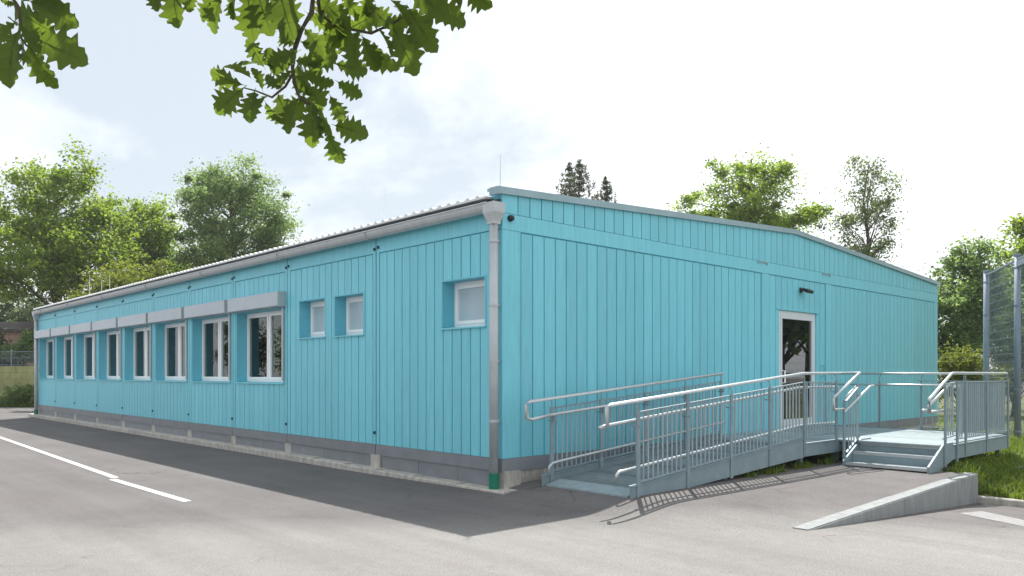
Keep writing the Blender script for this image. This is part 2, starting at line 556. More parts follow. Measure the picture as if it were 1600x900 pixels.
for _ in range(9000):
    p = far_left(rnd.uniform(-60, 62), rnd.uniform(38.2, 42.5))
    smp.append((p.x, p.y, 0.0))
scatter_grass('grass', smp, 'strip of grass at the foot of the yellowish wall', 0.08, 0.25)

# kerb strip the building stands on
def kerb_pieces():
    k = MB().box((-0.2, -0.25, -0.1), (0.28, 0.05, 0.06))
    root = None
    y = -0.25
    # the kerb on the long side, in cast lengths
    i = 0
    lengths = []
    while y < 26.2:
        y2 = min(26.2, y + 1.0)
        lengths.append((y, y2)); y = y2
    st = put('kerb', None, (-0.2, -0.25, 0), None, kind='structure')
    for a, b in lengths:
        z = 0.06 + 0.05 * min(1, max(0, a / 5))
        mb = MB()
        x0 = -0.2 + 0.0 * a
        mb.prism([(x0, a + 0.004, -0.1), (x0, a + 0.004, z - 0.015), (x0 + 0.015, a + 0.004, z), (0.2, a + 0.004, z), (0.2, a + 0.004, -0.1)], (0, b - a - 0.008, 0))
        mb.build('kerb_stone', 'concrete', st)
    mb = MB()
    mb.prism([(0.204, -0.25, -0.1), (0.204, -0.25, 0.045), (0.204, -0.235, 0.06), (0.204, 0.1, 0.06), (0.204, 0.1, -0.1)], (0.6, 0, 0))
    mb.build('kerb_stone', 'concrete', st)
    mb = MB()
    mb.prism([(0.81, -0.15, -0.1), (0.81, -0.15, 0.135), (0.81, 0.1, 0.135), (0.81, 0.1, -0.1)], (5.6, 0, 0))
    mb.build('kerb_stone', 'concrete', st)
kerb_pieces()

# painted markings
def marking(name, poly, label, mat='white_line'):
    mb = MB()
    n = len(poly)
    mb.v = poly; mb.f = [tuple(range(n))]
    mb.build(name, mat, None, label=label, category='road marking', group='white road markings')
marking('road_marking', [(-3.42, 2.15, 0.004), (-3.31, 2.17, 0.004), (-3.35, 5.05, 0.004), (-3.46, 5.02, 0.004)], 'short white painted line on the asphalt, nearest of the two')
marking('road_marking', [(-3.37, 5.16, 0.004), (-3.26, 5.18, 0.004), (-2.95, 15.5, 0.004), (-2.7, 24.0, 0.004), (-2.81, 24.0, 0.004), (-3.06, 15.5, 0.004)], 'long white painted line on the asphalt running to the left edge')
marking('road_marking', [(x, y, low_z(x) + 0.004) for x, y in ((3.98, -4.33), (3.2, -5.45), (3.62, -5.6), (4.6, -4.42))], 'worn white painted patch on the lower asphalt at the right edge', 'worn_line')

# ------------------------------------------------------------------ the building
B = thing('modular_building', (0, 0, 0), 'long low turquoise modular building with vertical boarding, windows and shallow gabled roof', 'building')
MODS = [(0.0, 3.045), (3.045, 6.09)]
y = 6.09
for i in range(8):
    MODS.append((y, y + 2.435)); y += 2.435
LEN = y                # 25.57
WID = 16.05
Z0, ZP, ZT = 0.06, 0.457, 3.54       # plinth foot, board foot, board top
FT = 0.026                             # board thickness
EAVE, RIDGE = 4.01, 4.44              # underside of verge cap at eaves / ridge
def roof_z(x):
    return EAVE + (RIDGE - EAVE) * (1 - abs(x - WID / 2) / (WID / 2))

board_cache = {}
def board_mesh(w, h, axis):
    """box w wide, h high, FT thick with chamfered long front edges; origin at lower front left"""
    k = (round(w, 4), round(h, 4), axis)
    if k in board_cache:
        return board_cache[k]
    c = 0.004
    prof = [(0, FT), (0, c), (c, 0), (w - c, 0), (w, c), (w, FT)]
    v = []
    for z in (0, h):
        for a, t in prof:
            v.append((t, a, z) if axis == 'y' else (a, t, z))
    f = [(0, 1, 7, 6), (1, 2, 8, 7), (2, 3, 9, 8), (3, 4, 10, 9), (4, 5, 11, 10), (0, 5, 4, 3, 2, 1), (6, 7, 8, 9, 10, 11)]
    if axis == 'y':
        f = [q[::-1] for q in f]
    me = bpy.data.meshes.new('board')
    me.from_pydata(v, [], f)
    me.materials.append(M['blue'])
    board_cache[k] = me
    return me
G = 0.017            # groove between boards
def board(axis, a, b, z0, z1, parent, sink=None):
    if b - a < 0.015 or z1 - z0 < 0.015:
        return
    j = random.uniform(-0.0012, 0.0012)
    if sink is not None:
        sink.append((axis, a, b, z0, z1)); return
    loc = (j, a, z0) if axis == 'y' else (a, j, z0)
    put('board', board_mesh(b - a, z1 - z0, axis), loc, parent)

def columns(a, b, w):
    n = max(1, round((b - a) / w))
    s = (b - a) / n
    return [(a + i * s + G / 2, a + (i + 1) * s - G / 2) for i in range(n)]

def long_wall_module(i, y0, y1):
    openings = []
    if i == 0:
        openings = [(0.352, 1.307, 2.262, 2.945)]
        f0, f1 = 0.25, y1 - 0.10
    elif i == 1:
        openings = [(3.423, 4.345, 2.255, 2.945), (4.675, 5.611, 2.262, 2.945)]
        f0, f1 = y0 + 0.10, y1 - 0.12
    else:
        openings = [(y0 + 0.155, y0 + 2.255, 1.42, 2.875)]
        f0, f1 = y0 + 0.11, y1 - 0.11
    g0 = y0 + 0.012 if i else 0.0285
    g1 = y1 - 0.012
    # core of the module wall, built round the openings
    mb = MB()
    ylist = sorted({g0, g1, *[o[0] for o in openings], *[o[1] for o in openings]})
    for a, b in zip(ylist[:-1], ylist[1:]):
        hole = [o for o in openings if o[0] <= a + 1e-6 and o[1] >= b - 1e-6]
        if hole:
            mb.box((FT, max(a, 0.021), ZP - 0.1), (0.30, b, hole[0][2]))
            mb.box((FT, max(a, 0.021), hole[0][3]), (0.30, b, 3.93))
        else:
            mb.box((FT, max(a, 0.021), ZP - 0.1), (0.30, b, 3.93))
    panel = mb.build('wall_panel', 'blue_core', B)
    # flat frame round the board field: posts and head
    box('panel_post', (-0.001, g0 if i else 0.2005, ZP), (FT - 0.001, f0 - G / 2 if i else 0.24, ZT + G), 'blue', panel)
    box('panel_post', (-0.002, f1 + G / 2, ZP), (FT - 0.001, g1, ZT + G), 'blue', panel)
    box('panel_head', (-0.003, g0, ZT + G + 0.0005), (FT - 0.001, g1, 3.93), 'blue', panel)
    sink = [] if i >= 4 else None
    far = i >= 4
    for a, b in columns(f0, f1, 0.213):
        segs = [(a, b, ZP, ZT)]
        for (oa, ob, oz0, oz1) in openings:
            new = []
            for (p, q, z0, z1) in segs:
                if q <= oa or p >= ob or z1 <= oz0 or z0 >= oz1:
                    new.append((p, q, z0, z1)); continue
                new.append((p, q, z0, oz0)); new.append((p, q, oz1, z1))
                if p < oa: new.append((p, oa, oz0, oz1))
                if q > ob: new.append((ob, q, oz0, oz1))
            segs = new
        for (p, q, z0, z1) in segs:
            board('y', p, q, z0, z1, panel, sink)
    if sink:
        mb = MB()
        for axis, a, b, z0, z1 in sink:
            mb.box((0, a, z0), (FT, b, z1))
        mb.build('boarding', 'blue', panel, kind='stuff')
    # sills and reveals lining
    for (oa, ob, oz0, oz1) in openings:
        mb = MB()
        mb.prism([(-0.03, oa - 0.03, oz0 - 0.022), (-0.03, oa - 0.03, oz0 + 0.002), (0.26, oa - 0.03, oz0 + 0.016), (0.26, oa - 0.03, oz0 - 0.022)], (0, ob - oa + 0.05, 0))
        mb.build('sill', 'blue', panel)
        mb = MB()
        mb.box((-0.006, oa - 0.028, oz0 + 0.018), (0.25, oa - 0.001 + 0.008, oz1 + 0.02))
        mb.box((-0.006, ob - 0.008, oz0 + 0.018), (0.25, ob + 0.02, oz1 + 0.02))
        mb.box((-0.005, oa + 0.009, oz1 - 0.006), (0.249, ob - 0.009, oz1 + 0.02))
        mb.build('reveal', 'blue_core', panel)
    return openings

def window(oa, ob, oz0, oz1, big, idx):
    fx0, fx1 = 0.222, 0.292
    a, b, z0, z1 = oa + 0.010, ob - 0.010, oz0 + 0.017, oz1 - 0.008
    w = 0.045
    mb = MB()
    mb.box((fx0, a, z0), (fx1, b, z0 + w))
    mb.box((fx0, a, z1 - w), (fx1, b, z1))
    mb.box((fx0, a, z0 + w), (fx1, a + w, z1 - w))
    mb.box((fx0, b - w, z0 + w), (fx1, b, z1 - w))
    m = (a + b) / 2
    if big:
        mb.box((fx0, m - 0.03, z0 + w), (fx1, m + 0.03, z1 - w))
    win = mb.build('window', 'pvc', B)
    cells = [(a + w, m - 0.03), (m + 0.03, b - w)] if big else [(a + w, b - w)]
    for p, q in cells:
        sw = 0.05
        mb = MB()
        x0, x1 = fx0 - 0.015, fx1 - 0.012
        mb.box((x0, p, z0 + w), (x1, q, z0 + w + sw))
        mb.box((x0, p, z1 - w - sw), (x1, q, z1 - w))
        mb.box((x0, p, z0 + w + sw), (x1, p + sw, z1 - w - sw))
        mb.box((x0, q - sw, z0 + w + sw), (x1, q, z1 - w - sw))
        mb.build('sash', 'pvc', win)
        box('pane', (fx0 + 0.02, p + sw, z0 + w + sw), (fx0 + 0.03, q - sw, z1 - w - sw), 'glass' if big else 'frost', win)
    if big:
        mb = MB().box((fx0 - 0.02, m - 0.012, z0 + 0.62), (fx0 - 0.002, m + 0.012, z0 + 0.75))
        mb.build('handle', 'pvc', win)

ORD = ['nearest', 'second', 'third', 'fourth', 'fifth', 'sixth', 'seventh', 'farthest']
curtain_spots = []
for i, (y0, y1) in enumerate(MODS):
    ops = long_wall_module(i, y0, y1)
    for o in ops:
        window(*o, big=i >= 2, idx=i)
    if i >= 2:
        oa, ob = ops[0][:2]
        # roller shutter box over the window
        mb = MB()
        ya, yb = y0 + 0.07, y1 - 0.02 - 0.08
        mb.prism([(-0.165, ya, 2.9), (-0.165, ya, 3.155), (-0.15, ya, 3.17), (-0.004, ya, 3.175), (-0.004, ya, 2.885), (-0.15, ya, 2.885)], (0, yb - ya, 0))
        sb = mb.build('shutter_box', 'box', B)
        for yy in (ya - 0.006, yb + 0.001):
            mb = MB().prism([(-0.168, yy, 2.897), (-0.168, yy, 3.158), (-0.152, yy, 3.173), (-0.004, yy, 3.178), (-0.004, yy, 2.882), (-0.152, yy, 2.882)], (0, 0.005, 0))
            mb.build('end_plate', 'zinc', sb)
        mb = MB().box((-0.035, oa - 0.042, 1.47), (-0.0075, oa + 0.015, 2.882))
        mb.build('guide_rail', 'zinc', sb)
        curtain_spots.append((oa, ob))
    # joint between modules: dark gap, with little fixing lugs
    if i < len(MODS) - 1:
        jt = box('module_joint', (0.006, y1 - 0.0115, 0.30), (0.1, y1 + 0.0115, 3.92), 'dark_gap', B)
        for z in (0.62, 3.60):
            box('lug', (-0.025, y1 + 0.015, z), (-0.004, y1 + 0.05, z + 0.045), 'dark_gap', jt)
            if z > 1:
                box('lug', (-0.025, y1 - 0.09, z + 0.02), (-0.004, y1 - 0.055, z + 0.065), 'dark_gap', jt)
    # plinth: two tiers of grey sheet
    pl = MB().box((-0.012, y0 + (0.01 if i else 0.0), 0.285), (0.28, y1 - 0.01, ZP - 0.004)).build('plinth_sheet', 'plinth', B)
    bw = 0.09
    cuts = [y0 + bw + 0.03] + ([y0 + (y1 - y0) * 0.42] if i < 3 else []) + [y1 - bw - 0.03]
    if i == 0:
        cuts = [0.10, 0.95, 1.9, y1 - 0.14]
    elif i == 1:
        cuts = [y0 + 0.13, y0 + 1.7, y1 - 0.1]
    for a, b in zip(cuts[:-1], cuts[1:]):
        box('plinth_sheet', (0.006, a + 0.004, Z0 - 0.01), (0.27, b - 0.004, 0.282), 'plinth', B)
    # concrete foot block under the joint
    h = 0.0 if i else -0.02
    box('foot_block', (0.0 + h, y1 - 0.135, 0.02), (0.3, y1 + 0.135 - (0.03 if i else 0), 0.288 if i else 0.29), 'concrete', B)
box('foot_block', (-0.005, -0.04, 0.02), (0.3, 0.085, 0.284), 'concrete', B)

# ---- gable wall
SEAM_A, SEAM_B = 6.745, 9.42
DOOR = (7.42, 9.0, 0.525, 2.87)
def gable_panel(x0, x1, f0, f1, opening=None, frieze=False):
    mb = MB()
    if opening:
        mb.box((x0, FT, ZP - 0.1), (opening[0], 0.25, 3.93))
        mb.box((opening[1], FT, ZP - 0.1), (x1, 0.25, 3.93))
        mb.box((opening[0], FT, opening[3]), (opening[1], 0.25, 3.93))
        mb.box((opening[0], FT, ZP - 0.1), (opening[1], 0.25, opening[2] - 0.03))
    else:
        mb.box((x0, FT, ZP - 0.1), (x1, 0.25, 3.93))
    panel = mb.build('wall_panel', 'blue_core', B)
    box('panel_post', (x0, -0.002, ZP), (f0 - G / 2, FT - 0.001, ZT), 'blue', panel)
    box('panel_post', (f1 + G / 2, -0.002, ZP), (x1, FT - 0.001, ZT), 'blue', panel)
    for a, b in columns(f0, f1, 0.2245):
        if opening and b > opening[0] and a < opening[1]:
            board('x', a, b, opening[3], ZT - G, panel)
            if a < opening[0]: board('x', a, opening[0], ZP, opening[3], panel)
            if b > opening[1]: board('x', opening[1], b, ZP, opening[3], panel)
        else:
            board('x', a, b, ZP, ZT - G, panel)
    return panel
gable_panel(0.302, SEAM_A - 0.012, 0.345, SEAM_A - 0.03)
gable_panel(SEAM_A + 0.012, SEAM_B - 0.012, 7.04, SEAM_B - 0.03, DOOR)
gable_panel(SEAM_B + 0.012, WID - 0.001, 9.70, 15.78)
# corner post
MB().box((-0.002, -0.003, ZP), (0.30, 0.2, ZT)).build('corner_post', 'blue', B)
for s in (SEAM_A, SEAM_B):
    jt = box('module_joint', (s - 0.012, 0.012, 0.3), (s + 0.012, 0.1, ZT - 0.02), 'dark_gap', B)
    # flat bracket across the band above the joint
    mb = MB().box((s - 0.16, -0.024, 3.735), (s + 0.2, -0.006, 3.76)).box((s - 0.16, -0.023, 3.71), (s - 0.13, -0.006, 3.735)).box((s + 0.17, -0.023, 3.71), (s + 0.2, -0.006, 3.735))
    mb.build('bracket', 'cap', jt)
# band and frieze
MB().box((-0.004, -0.006, ZT + 0.004), (WID, FT, 3.77 - 0.008)).build('band_board', 'blue', B)
fr = MB()
fr.prism([(0, FT, 3.6), (WID, FT, 3.6), (WID, FT, EAVE + 0.05), (WID / 2, FT, RIDGE + 0.05), (0, FT, EAVE + 0.05)], (0, 0.2, 0))
frieze = fr.build('gable_triangle', 'blue_core', B)
fx = [0.0, 0.29] + [0.29 + (WID - 0.32 - 0.29) / 68 * i for i in range(1, 69)] + [WID]
for a, b in zip(fx[:-1], fx[1:]):
    a += G / 2 if a else 0; b -= G / 2 if b < WID else 0
    mb = MB().prism([(a, 0, 3.77), (b, 0, 3.77), (b, 0, roof_z(b) + 0.03), (a, 0, roof_z(a) + 0.03)], (0, FT, 0))
    mb.build('board', 'blue', frieze)
# verge cap
cap = MB()
def vc(x): return roof_z(x)
for xa, xb in ((-0.09, WID / 2), (WID / 2, WID + 0.09)):
    za = EAVE - 0.09 * (RIDGE - EAVE) / (WID / 2) if xa < 0 else RIDGE
    zb = EAVE - 0.09 * (RIDGE - EAVE) / (WID / 2) if xb > WID else RIDGE
    poly = [(xa, -0.045, za), (xb, -0.045, zb), (xb, -0.045, zb + 0.095), (xa, -0.045, za + 0.095)]
    cap.prism(poly, (0, 0.03, 0))
    cap.prism([(xa, -0.014, za + 0.055), (xb, -0.014, zb + 0.055), (xb, -0.014, zb + 0.0945), (xa, -0.014, za + 0.0945)], (0, 0.22, 0))
cap.box((-0.12, -0.05, EAVE - 0.015), (-0.091, 0.13, EAVE + 0.088))
cap.build('verge_cap', 'cap', B)
# door
db = put('door', None, (8.2, 0, 0.5), B) if False else None
mb = MB()
x0, x1, z0, z1 = DOOR
yf0, yf1 = 0.03, 0.11
mb.box((x0 + 0.002, yf0, z0 - 0.02), (x0 + 0.11, yf1, z1 - 0.004))
mb.box((x1 - 0.11, yf0, z0 - 0.02), (x1 - 0.002, yf1, z1 - 0.004))
mb.box((x0 + 0.11, yf0, z1 - 0.11), (x1 - 0.11, yf1, z1 - 0.004))
mb.box((x0 + 0.11, yf0, z0 - 0.02), (x1 - 0.11, yf1, z0 + 0.02))
door = mb.build('door', 'alu', B)
mb = MB()
a, b, c, d = x0 + 0.114, x1 - 0.114, z0 + 0.025, z1 - 0.114
mb.box((a, yf0 - 0.008, c), (a + 0.055, yf1 - 0.02, d)).box((b - 0.035, yf0 - 0.008, c), (b, yf1 - 0.02, d))
mb.box((a + 0.055, yf0 - 0.008, d - 0.045), (b - 0.035, yf1 - 0.02, d)).box((a + 0.055, yf0 - 0.008, c), (b - 0.035, yf1 - 0.02, c + 0.13))
mb.build('door_leaf', 'alu', door)
box('pane', (a + 0.055, 0.05, c + 0.13), (b - 0.035, 0.06, d - 0.045), 'door_glass', door)
mb = MB().tube([(a + 0.035, yf0, 1.66), (a + 0.035, -0.045, 1.66), (a + 0.035, -0.045, 1.42), (a + 0.035, yf0, 1.42)], 0.014, 6)
mb.build('door_handle', 'pvc', door)
MB().box((x0 - 0.13, -0.02, z1 + 0.002), (x1 + 0.1, 0.02, z1 + 0.03)).build('drip_strip', 'blue', door)
# floodlight over the door, domed sensor at the corner, small grab bar
fl = MB().box((8.24, -0.03, 3.27), (8.34, -0.008, 3.37)).box((8.26, -0.10, 3.30), (8.30, -0.03, 3.33))
fl.prism([(8.22, -0.19, 3.245), (8.22, -0.21, 3.30), (8.22, -0.10, 3.355), (8.22, -0.08, 3.30)], (0.24, 0, 0))
flo = fl.build('floodlight', 'black', B)
MB().prism([(8.235, -0.195, 3.240), (8.235, -0.193, 3.237), (8.235, -0.086, 3.292), (8.235, -0.088, 3.296)], (0.21, 0, 0)).build('lens', 'frost', flo)
def dome(c, r, name, parent, mat='black'):
    mb = MB(); n = 10
    rings = [(r, 0), (r, 0.02), (r * 0.92, 0.045), (r * 0.65, 0.065), (r * 0.25, 0.078)]
    for rr, h in rings:
        for j in range(n):
            t = 2 * math.pi * j / n
            mb.v.append((c[0] + rr * math.cos(t), c[1] - h, c[2] + rr * math.sin(t)))
    for i in range(len(rings) - 1):
        for j in range(n):
            mb.f.append((i * n + j, i * n + (j + 1) % n, (i + 1) * n + (j + 1) % n, (i + 1) * n + j))
    mb.f.append(tuple((len(rings) - 1) * n + j for j in range(n)))
    mb.build(name, mat, parent, smooth=True)
dome((0.13, -0.007, 3.70), 0.045, 'sensor', B)
MB().tube([(9.22, 0.0, 1.78), (9.22, -0.06, 1.78), (9.22, -0.06, 1.55), (9.22, 0.0, 1.55)], 0.012, 6).build('grab_bar', 'blue', B)
# gable plinth band and concrete strip
xa = [0.0, 2.2, 4.4, 6.6, 8.8, 11.0, 13.3, WID]
for a, b in zip(xa[:-1], xa[1:]):
    box('plinth_sheet', (a + (0.004 if a else -0.011), -0.0115, 0.27), (b - 0.004, 0.24, ZP - 0.004), 'plinth', B)
for a, b in ((0.086, 0.42), (0.43, 0.78), (0.79, 1.6), (1.61, 3.4), (3.41, 5.4), (5.41, 7.4), (7.41, 9.5), (9.51, 12.0), (12.01, 16.0)):
    box('foot_block', (a, -0.0 + random.uniform(0, 0.006), -0.3), (b, 0.22, 0.266), 'concrete', B)

# other walls, floor and inner lining
MB().box((WID - 0.25, 0.251, 0), (WID, LEN, 3.97)).build('wall_panel', 'blue_core', B)
MB().box((0.301, LEN - 0.25, 0), (WID - 0.251, LEN, 3.97)).build('wall_panel', 'blue_core', B)
MB().box((0.301, 0.251, 0.3), (WID - 0.251, LEN - 0.251, 0.46)).build('floor_slab', 'room', B)
MB().box((4.6, 0.26, 0.461), (4.7, LEN - 0.26, 3.9)).build('inner_wall', 'room', B)
for yy in (3.0, 6.1, 10.9, 15.8, 20.6):
    MB().box((0.31, yy - 0.04, 0.461), (4.59, yy + 0.04, 3.9)).build('inner_wall', 'room', B)

# ---- roof: trapezoidal sheets running ridge to eaves on both slopes
def roof_slope(sgn):
    n = int((LEN - 0.1) / 0.207)
    prof = []
    yy = 0.16
    while yy < LEN + 0.05:
        prof += [(yy, 0.0), (yy + 0.11, 0.0), (yy + 0.135, 0.027), (yy + 0.185, 0.027)]
        yy += 0.207
    xe = -0.17 if sgn > 0 else WID + 0.17
    xr = WID / 2
    ze, zr = 3.985, RIDGE - 0.03
    mb = MB()
    for x, z in ((xe, ze), (xr, zr)):
        for yv, h in prof:
            mb.v.append((x, yv, z + h))
    for x, z in ((xe, ze - 0.028), (xr, zr - 0.028)):
        for yv, h in prof:
            mb.v.append((x, yv, z))
    k = len(prof)
    for i in range(k - 1):
        mb.f.append((i, i + 1, k + i + 1, k + i))
        mb.f.append((2 * k + i, 3 * k + i, 3 * k + i + 1, 2 * k + i + 1))
        mb.f.append((i, 2 * k + i, 2 * k + i + 1, i + 1))
    mb.f.append((0, k, 3 * k, 2 * k)); mb.f.append((k - 1, 3 * k - 1, 4 * k - 1, 2 * k - 1))
    return mb.build('roof', 'roof', B)
rA = roof_slope(1); rB = roof_slope(-1)
MB().prism([(WID / 2 - 0.2, 0.15, RIDGE), (WID / 2, 0.15, RIDGE + 0.03), (WID / 2 + 0.2, 0.15, RIDGE)], (0, LEN - 0.2, 0)).build('ridge_cap', 'cap', rA)
# ---- gutter in lengths with clips, hopper and downpipes
def gutter():
    mb = MB()
    prof = []
    for i in range(9):
        t = math.pi + math.pi * i / 8
        prof.append((-0.125 + 0.085 * math.cos(t), 3.882 + 0.118 * math.sin(t)))
    inner = [(x * 1.0 + (0.008 if i < 4 else -0.008), z + 0.01) for i, (x, z) in enumerate(prof)]
    ring = prof + inner[::-1]
    mb.prism([(x, 0.10, z) for x, z in ring], (0, LEN - 0.06, 0))
    gt = mb.build('gutter', 'zinc', B)
    box('eave_shade_board', (-0.03, 0.03, 3.82), (-0.004, LEN, 3.95), 'dark_gap', B)  # near-black strip, paints the shade in the gap between roof edge and gutter
    MB().tube([(-0.21, 0.09, 3.884), (-0.21, LEN + 0.05, 3.884)], 0.012, 6).build('gutter_bead', 'zinc', gt)
    for yy in (3.05, 6.1, 9.8, 13.4, 17.1, 20.8, 24.3):
        c = MB()
        pts = [(-0.125 + 0.095 * math.cos(math.pi + math.pi * i / 8), yy, 3.884 + 0.128 * math.sin(math.pi + math.pi * i / 8)) for i in range(9)]
        for p, q in zip(pts[:-1], pts[1:]):
            c.bar(p, q, 0.03, 0.006, up=(0, 1, 0))
        c.build('clip', 'zinc', gt)
gutter()
def downpipe(yc, near):
    xc, r = -0.105, 0.06
    mb = MB().tube([(xc, yc, 0.06), (xc, yc, 3.64)], r, 14)
    dp = mb.build('downpipe', 'zinc', B, smooth=False)
    for p in dp.data.polygons:
        p.use_smooth = len(p.vertices) == 4
    hz = MB()
    def ring(w, d, z): return [(xc - w, yc - d, z), (xc + w, yc - d, z), (xc + w, yc + d, z), (xc - w, yc + d, z)]
    rs = [ring(0.062, 0.062, 3.60), ring(0.066, 0.066, 3.635), ring(0.10, 0.11, 3.75), ring(0.105, 0.115, 3.885)]
    for q in rs: hz.v += q
    for i in range(3):
        for j in range(4):
            hz.f.append((i * 4 + j, i * 4 + (j + 1) % 4, i * 4 + 4 + (j + 1) % 4, i * 4 + 4 + j))
    hz.f.append((3, 2, 1, 0)); hz.f.append((12, 13, 14, 15))
    hz.build('hopper', 'zinc', dp)
    for z in (3.36, 2.5, 1.75, 0.95):
        MB().tube([(xc, yc, z), (xc, yc, z + 0.035)], r + 0.006, 14).build('collar', 'zinc', dp)
        box('wall_bracket', (xc + r - 0.01, yc - 0.015, z + 0.005), (-0.004, yc + 0.015, z + 0.03), 'zinc', dp)
    MB().tube([(xc, yc, 0.04), (xc, yc, 0.27)], r + 0.009, 14).build('pipe_foot', 'green', dp)
downpipe(0.055, True)
downpipe(LEN - 0.12, False)
# lightning rods
for (x, yv, zb, zt) in ((-0.02, 0.02, EAVE + 0.07, 4.55), (0.4, 3.4, 3.93, 4.75), (4.2, 2.2, 4.12, 5.15), (1.0, 22.8, 3.95, 5.1), (2.2, 24.7, 3.98, 5.4), (2.0, 25.0, 3.98, 5.2), (0.9, 7.9, 3.94, 4.2)):
    MB().tube([(x, yv, zb), (x, yv, zt)], [0.009, 0.005], 6).build('lightning_rod', 'alu', B)

# curtains inside the large windows
for k, (oa, ob) in enumerate(curtain_spots):
    mb = MB()
    n = 60
    ya, yb = ob - 0.02, ob - (0.72, 0.45, 0.95, 0.6, 0.8, 0.5, 0.9, 0.65)[k]
    for z in (1.2, 2.95):
        for i in range(n):
            t = i / (n - 1)
            mb.v.append((0.40 + 0.03 * math.sin(t * 50) + 0.008 * math.sin(t * 21 + k), ya + (yb - ya) * t, z))
    for i in range(n - 1):
        mb.f.append((i, i + 1, n + i + 1, n + i))
    mb.build('curtain', 'curtain', None, smooth=True, label='grey pleated curtain behind the %s of the eight large windows, counted from the small ones' % ORD[k], category='curtain', group='curtains behind the large windows')

# ------------------------------------------------------------------ ramp, landing and steps
A = thing('access_ramp', (0.7, -0.9, 0), 'galvanised steel wheelchair ramp with railings, landing and steps before the gable wall', 'ramp')
XR0, XR1 = 0.64, 4.69            # ramp start and end
ZL = 0.50                        # landing level
def dz(x):
    return ZL if x >= XR1 else ZL - 0.0795 * (XR1 - max(x, 0.4))
YI, YO = -0.40, -1.88            # inner and outer ramp side
YS0, YS1 = -2.20, -3.47          # steps / landing sides
XL = 9.25                        # far end of the landing
XS = 5.96                        # top step edge
# deck planks across the ramp
rd = MB().bar((XR0, (YI + YO) / 2, dz(XR0) - 0.10), (XR1, (YI + YO) / 2, ZL - 0.10), 0.9, 0.03).build('ramp_deck', 'galv', A)
n = 22
for i in range(n):
    a = XR0 + (XR1 - XR0) * i / n + 0.007; b = XR0 + (XR1 - XR0) * (i + 1) / n - 0.007
    za, zb = dz(a), dz(b)
    mb = MB().prism([(a, YO + 0.06, za - 0.035), (b, YO + 0.06, zb - 0.035), (b, YO + 0.06, zb), (a, YO + 0.06, za)], (0, YI - YO - 0.12, 0))
    for k in range(3):           # raised grip ridges
        t = (k + 0.5) / 3; xm = a + (b - a) * t
        mb.bar((xm, YO + 0.08, dz(xm) + 0.003), (xm, YI - 0.08, dz(xm) + 0.003), 0.022, 0.014)
    mb.build('deck_plank', 'deck', rd)
MB().prism([(0.38, YO + 0.05, 0.09), (XR0, YO + 0.05, dz(XR0) - 0.03), (XR0, YO + 0.05, dz(XR0)), (0.38, YO + 0.05, 0.122)], (0, YI - YO - 0.1, 0)).build('lead_on_plate', 'deck', rd)
# landing deck
ld = MB().box((XR1 + 0.01, YI - 0.05, ZL - 0.14), (XL - 0.05, YO + 0.05, ZL - 0.05)).box((XS + 0.05, YO + 0.05, ZL - 0.14), (XL - 0.05, YS1 + 0.05, ZL - 0.05)).build('landing_deck', 'galv', A)
xx = XR1 + 0.004
while xx < XL - 0.02:
    b = min(xx + 0.24, XL)
    ylo = YO + 0.03 if b < XS + 0.01 else YS1 + 0.03
    if xx < XS < b: b = XS
    box('deck_plank', (xx + 0.003, ylo, ZL - 0.035), (b - 0.003, -0.03, ZL), 'deck', ld)
    xx = b
# side beams
def beam(pts_top, depth, y, name='side_beam', t=0.03):
    mb = MB()
    for (xa, za), (xb, zb) in zip(pts_top[:-1], pts_top[1:]):
        da, db_ = (depth if isinstance(depth, (int, float)) else None,) * 2
        zla = max(za - depth, ground_at(xa, y) - 0.05); zlb = max(zb - depth, ground_at(xb, y) - 0.05)
        mb.prism([(xa, y - t / 2, zla), (xb, y - t / 2, zlb), (xb, y - t / 2, zb), (xa, y - t / 2, za)], (0, t, 0))
        # folded top flange
        mb.prism([(xa, y - 0.035, za + 0.0005), (xb, y - 0.035, zb + 0.0005), (xb, y - 0.035, zb + 0.012), (xa, y - 0.035, za + 0.012)], (0, 0.07, 0))
    return mb.build(name, 'galv', A)
def ground_at(x, y):
    return apron_z(x, y) if y > WEDGE_Y else low_z(x)
beam([(0.37, dz(0.4) + 0.08), (XR1, ZL + 0.085)], 0.30, YO)
beam([(XR1 + 0.002, ZL - 0.005), (6.12, ZL - 0.005)], 0.20, YO)
beam([(0.36, dz(0.4) + 0.075), (XR1, ZL + 0.08)], 0.30, YI)
beam([(6.42, ZL - 0.03), (XL, ZL - 0.03)], 0.22, YS1)
MB().box((XL - 0.015, YS1, ZL - 0.2), (XL + 0.015, -0.02, ZL + 0.02)).build('side_beam', 'galv', A)
# support legs
for x, yv in ((XL - 0.1, YS1 + 0.12), (7.9, YS1 + 0.3), (XL - 0.1, -0.5), (6.05, YO + 0.1), (4.8, YO + 0.12), (2.6, YO + 0.12)):
    box('support_leg', (x - 0.035, yv - 0.035, -0.3), (x + 0.035, yv + 0.035, (ZL if x > 5 else dz(x)) - 0.142), 'galv', A)

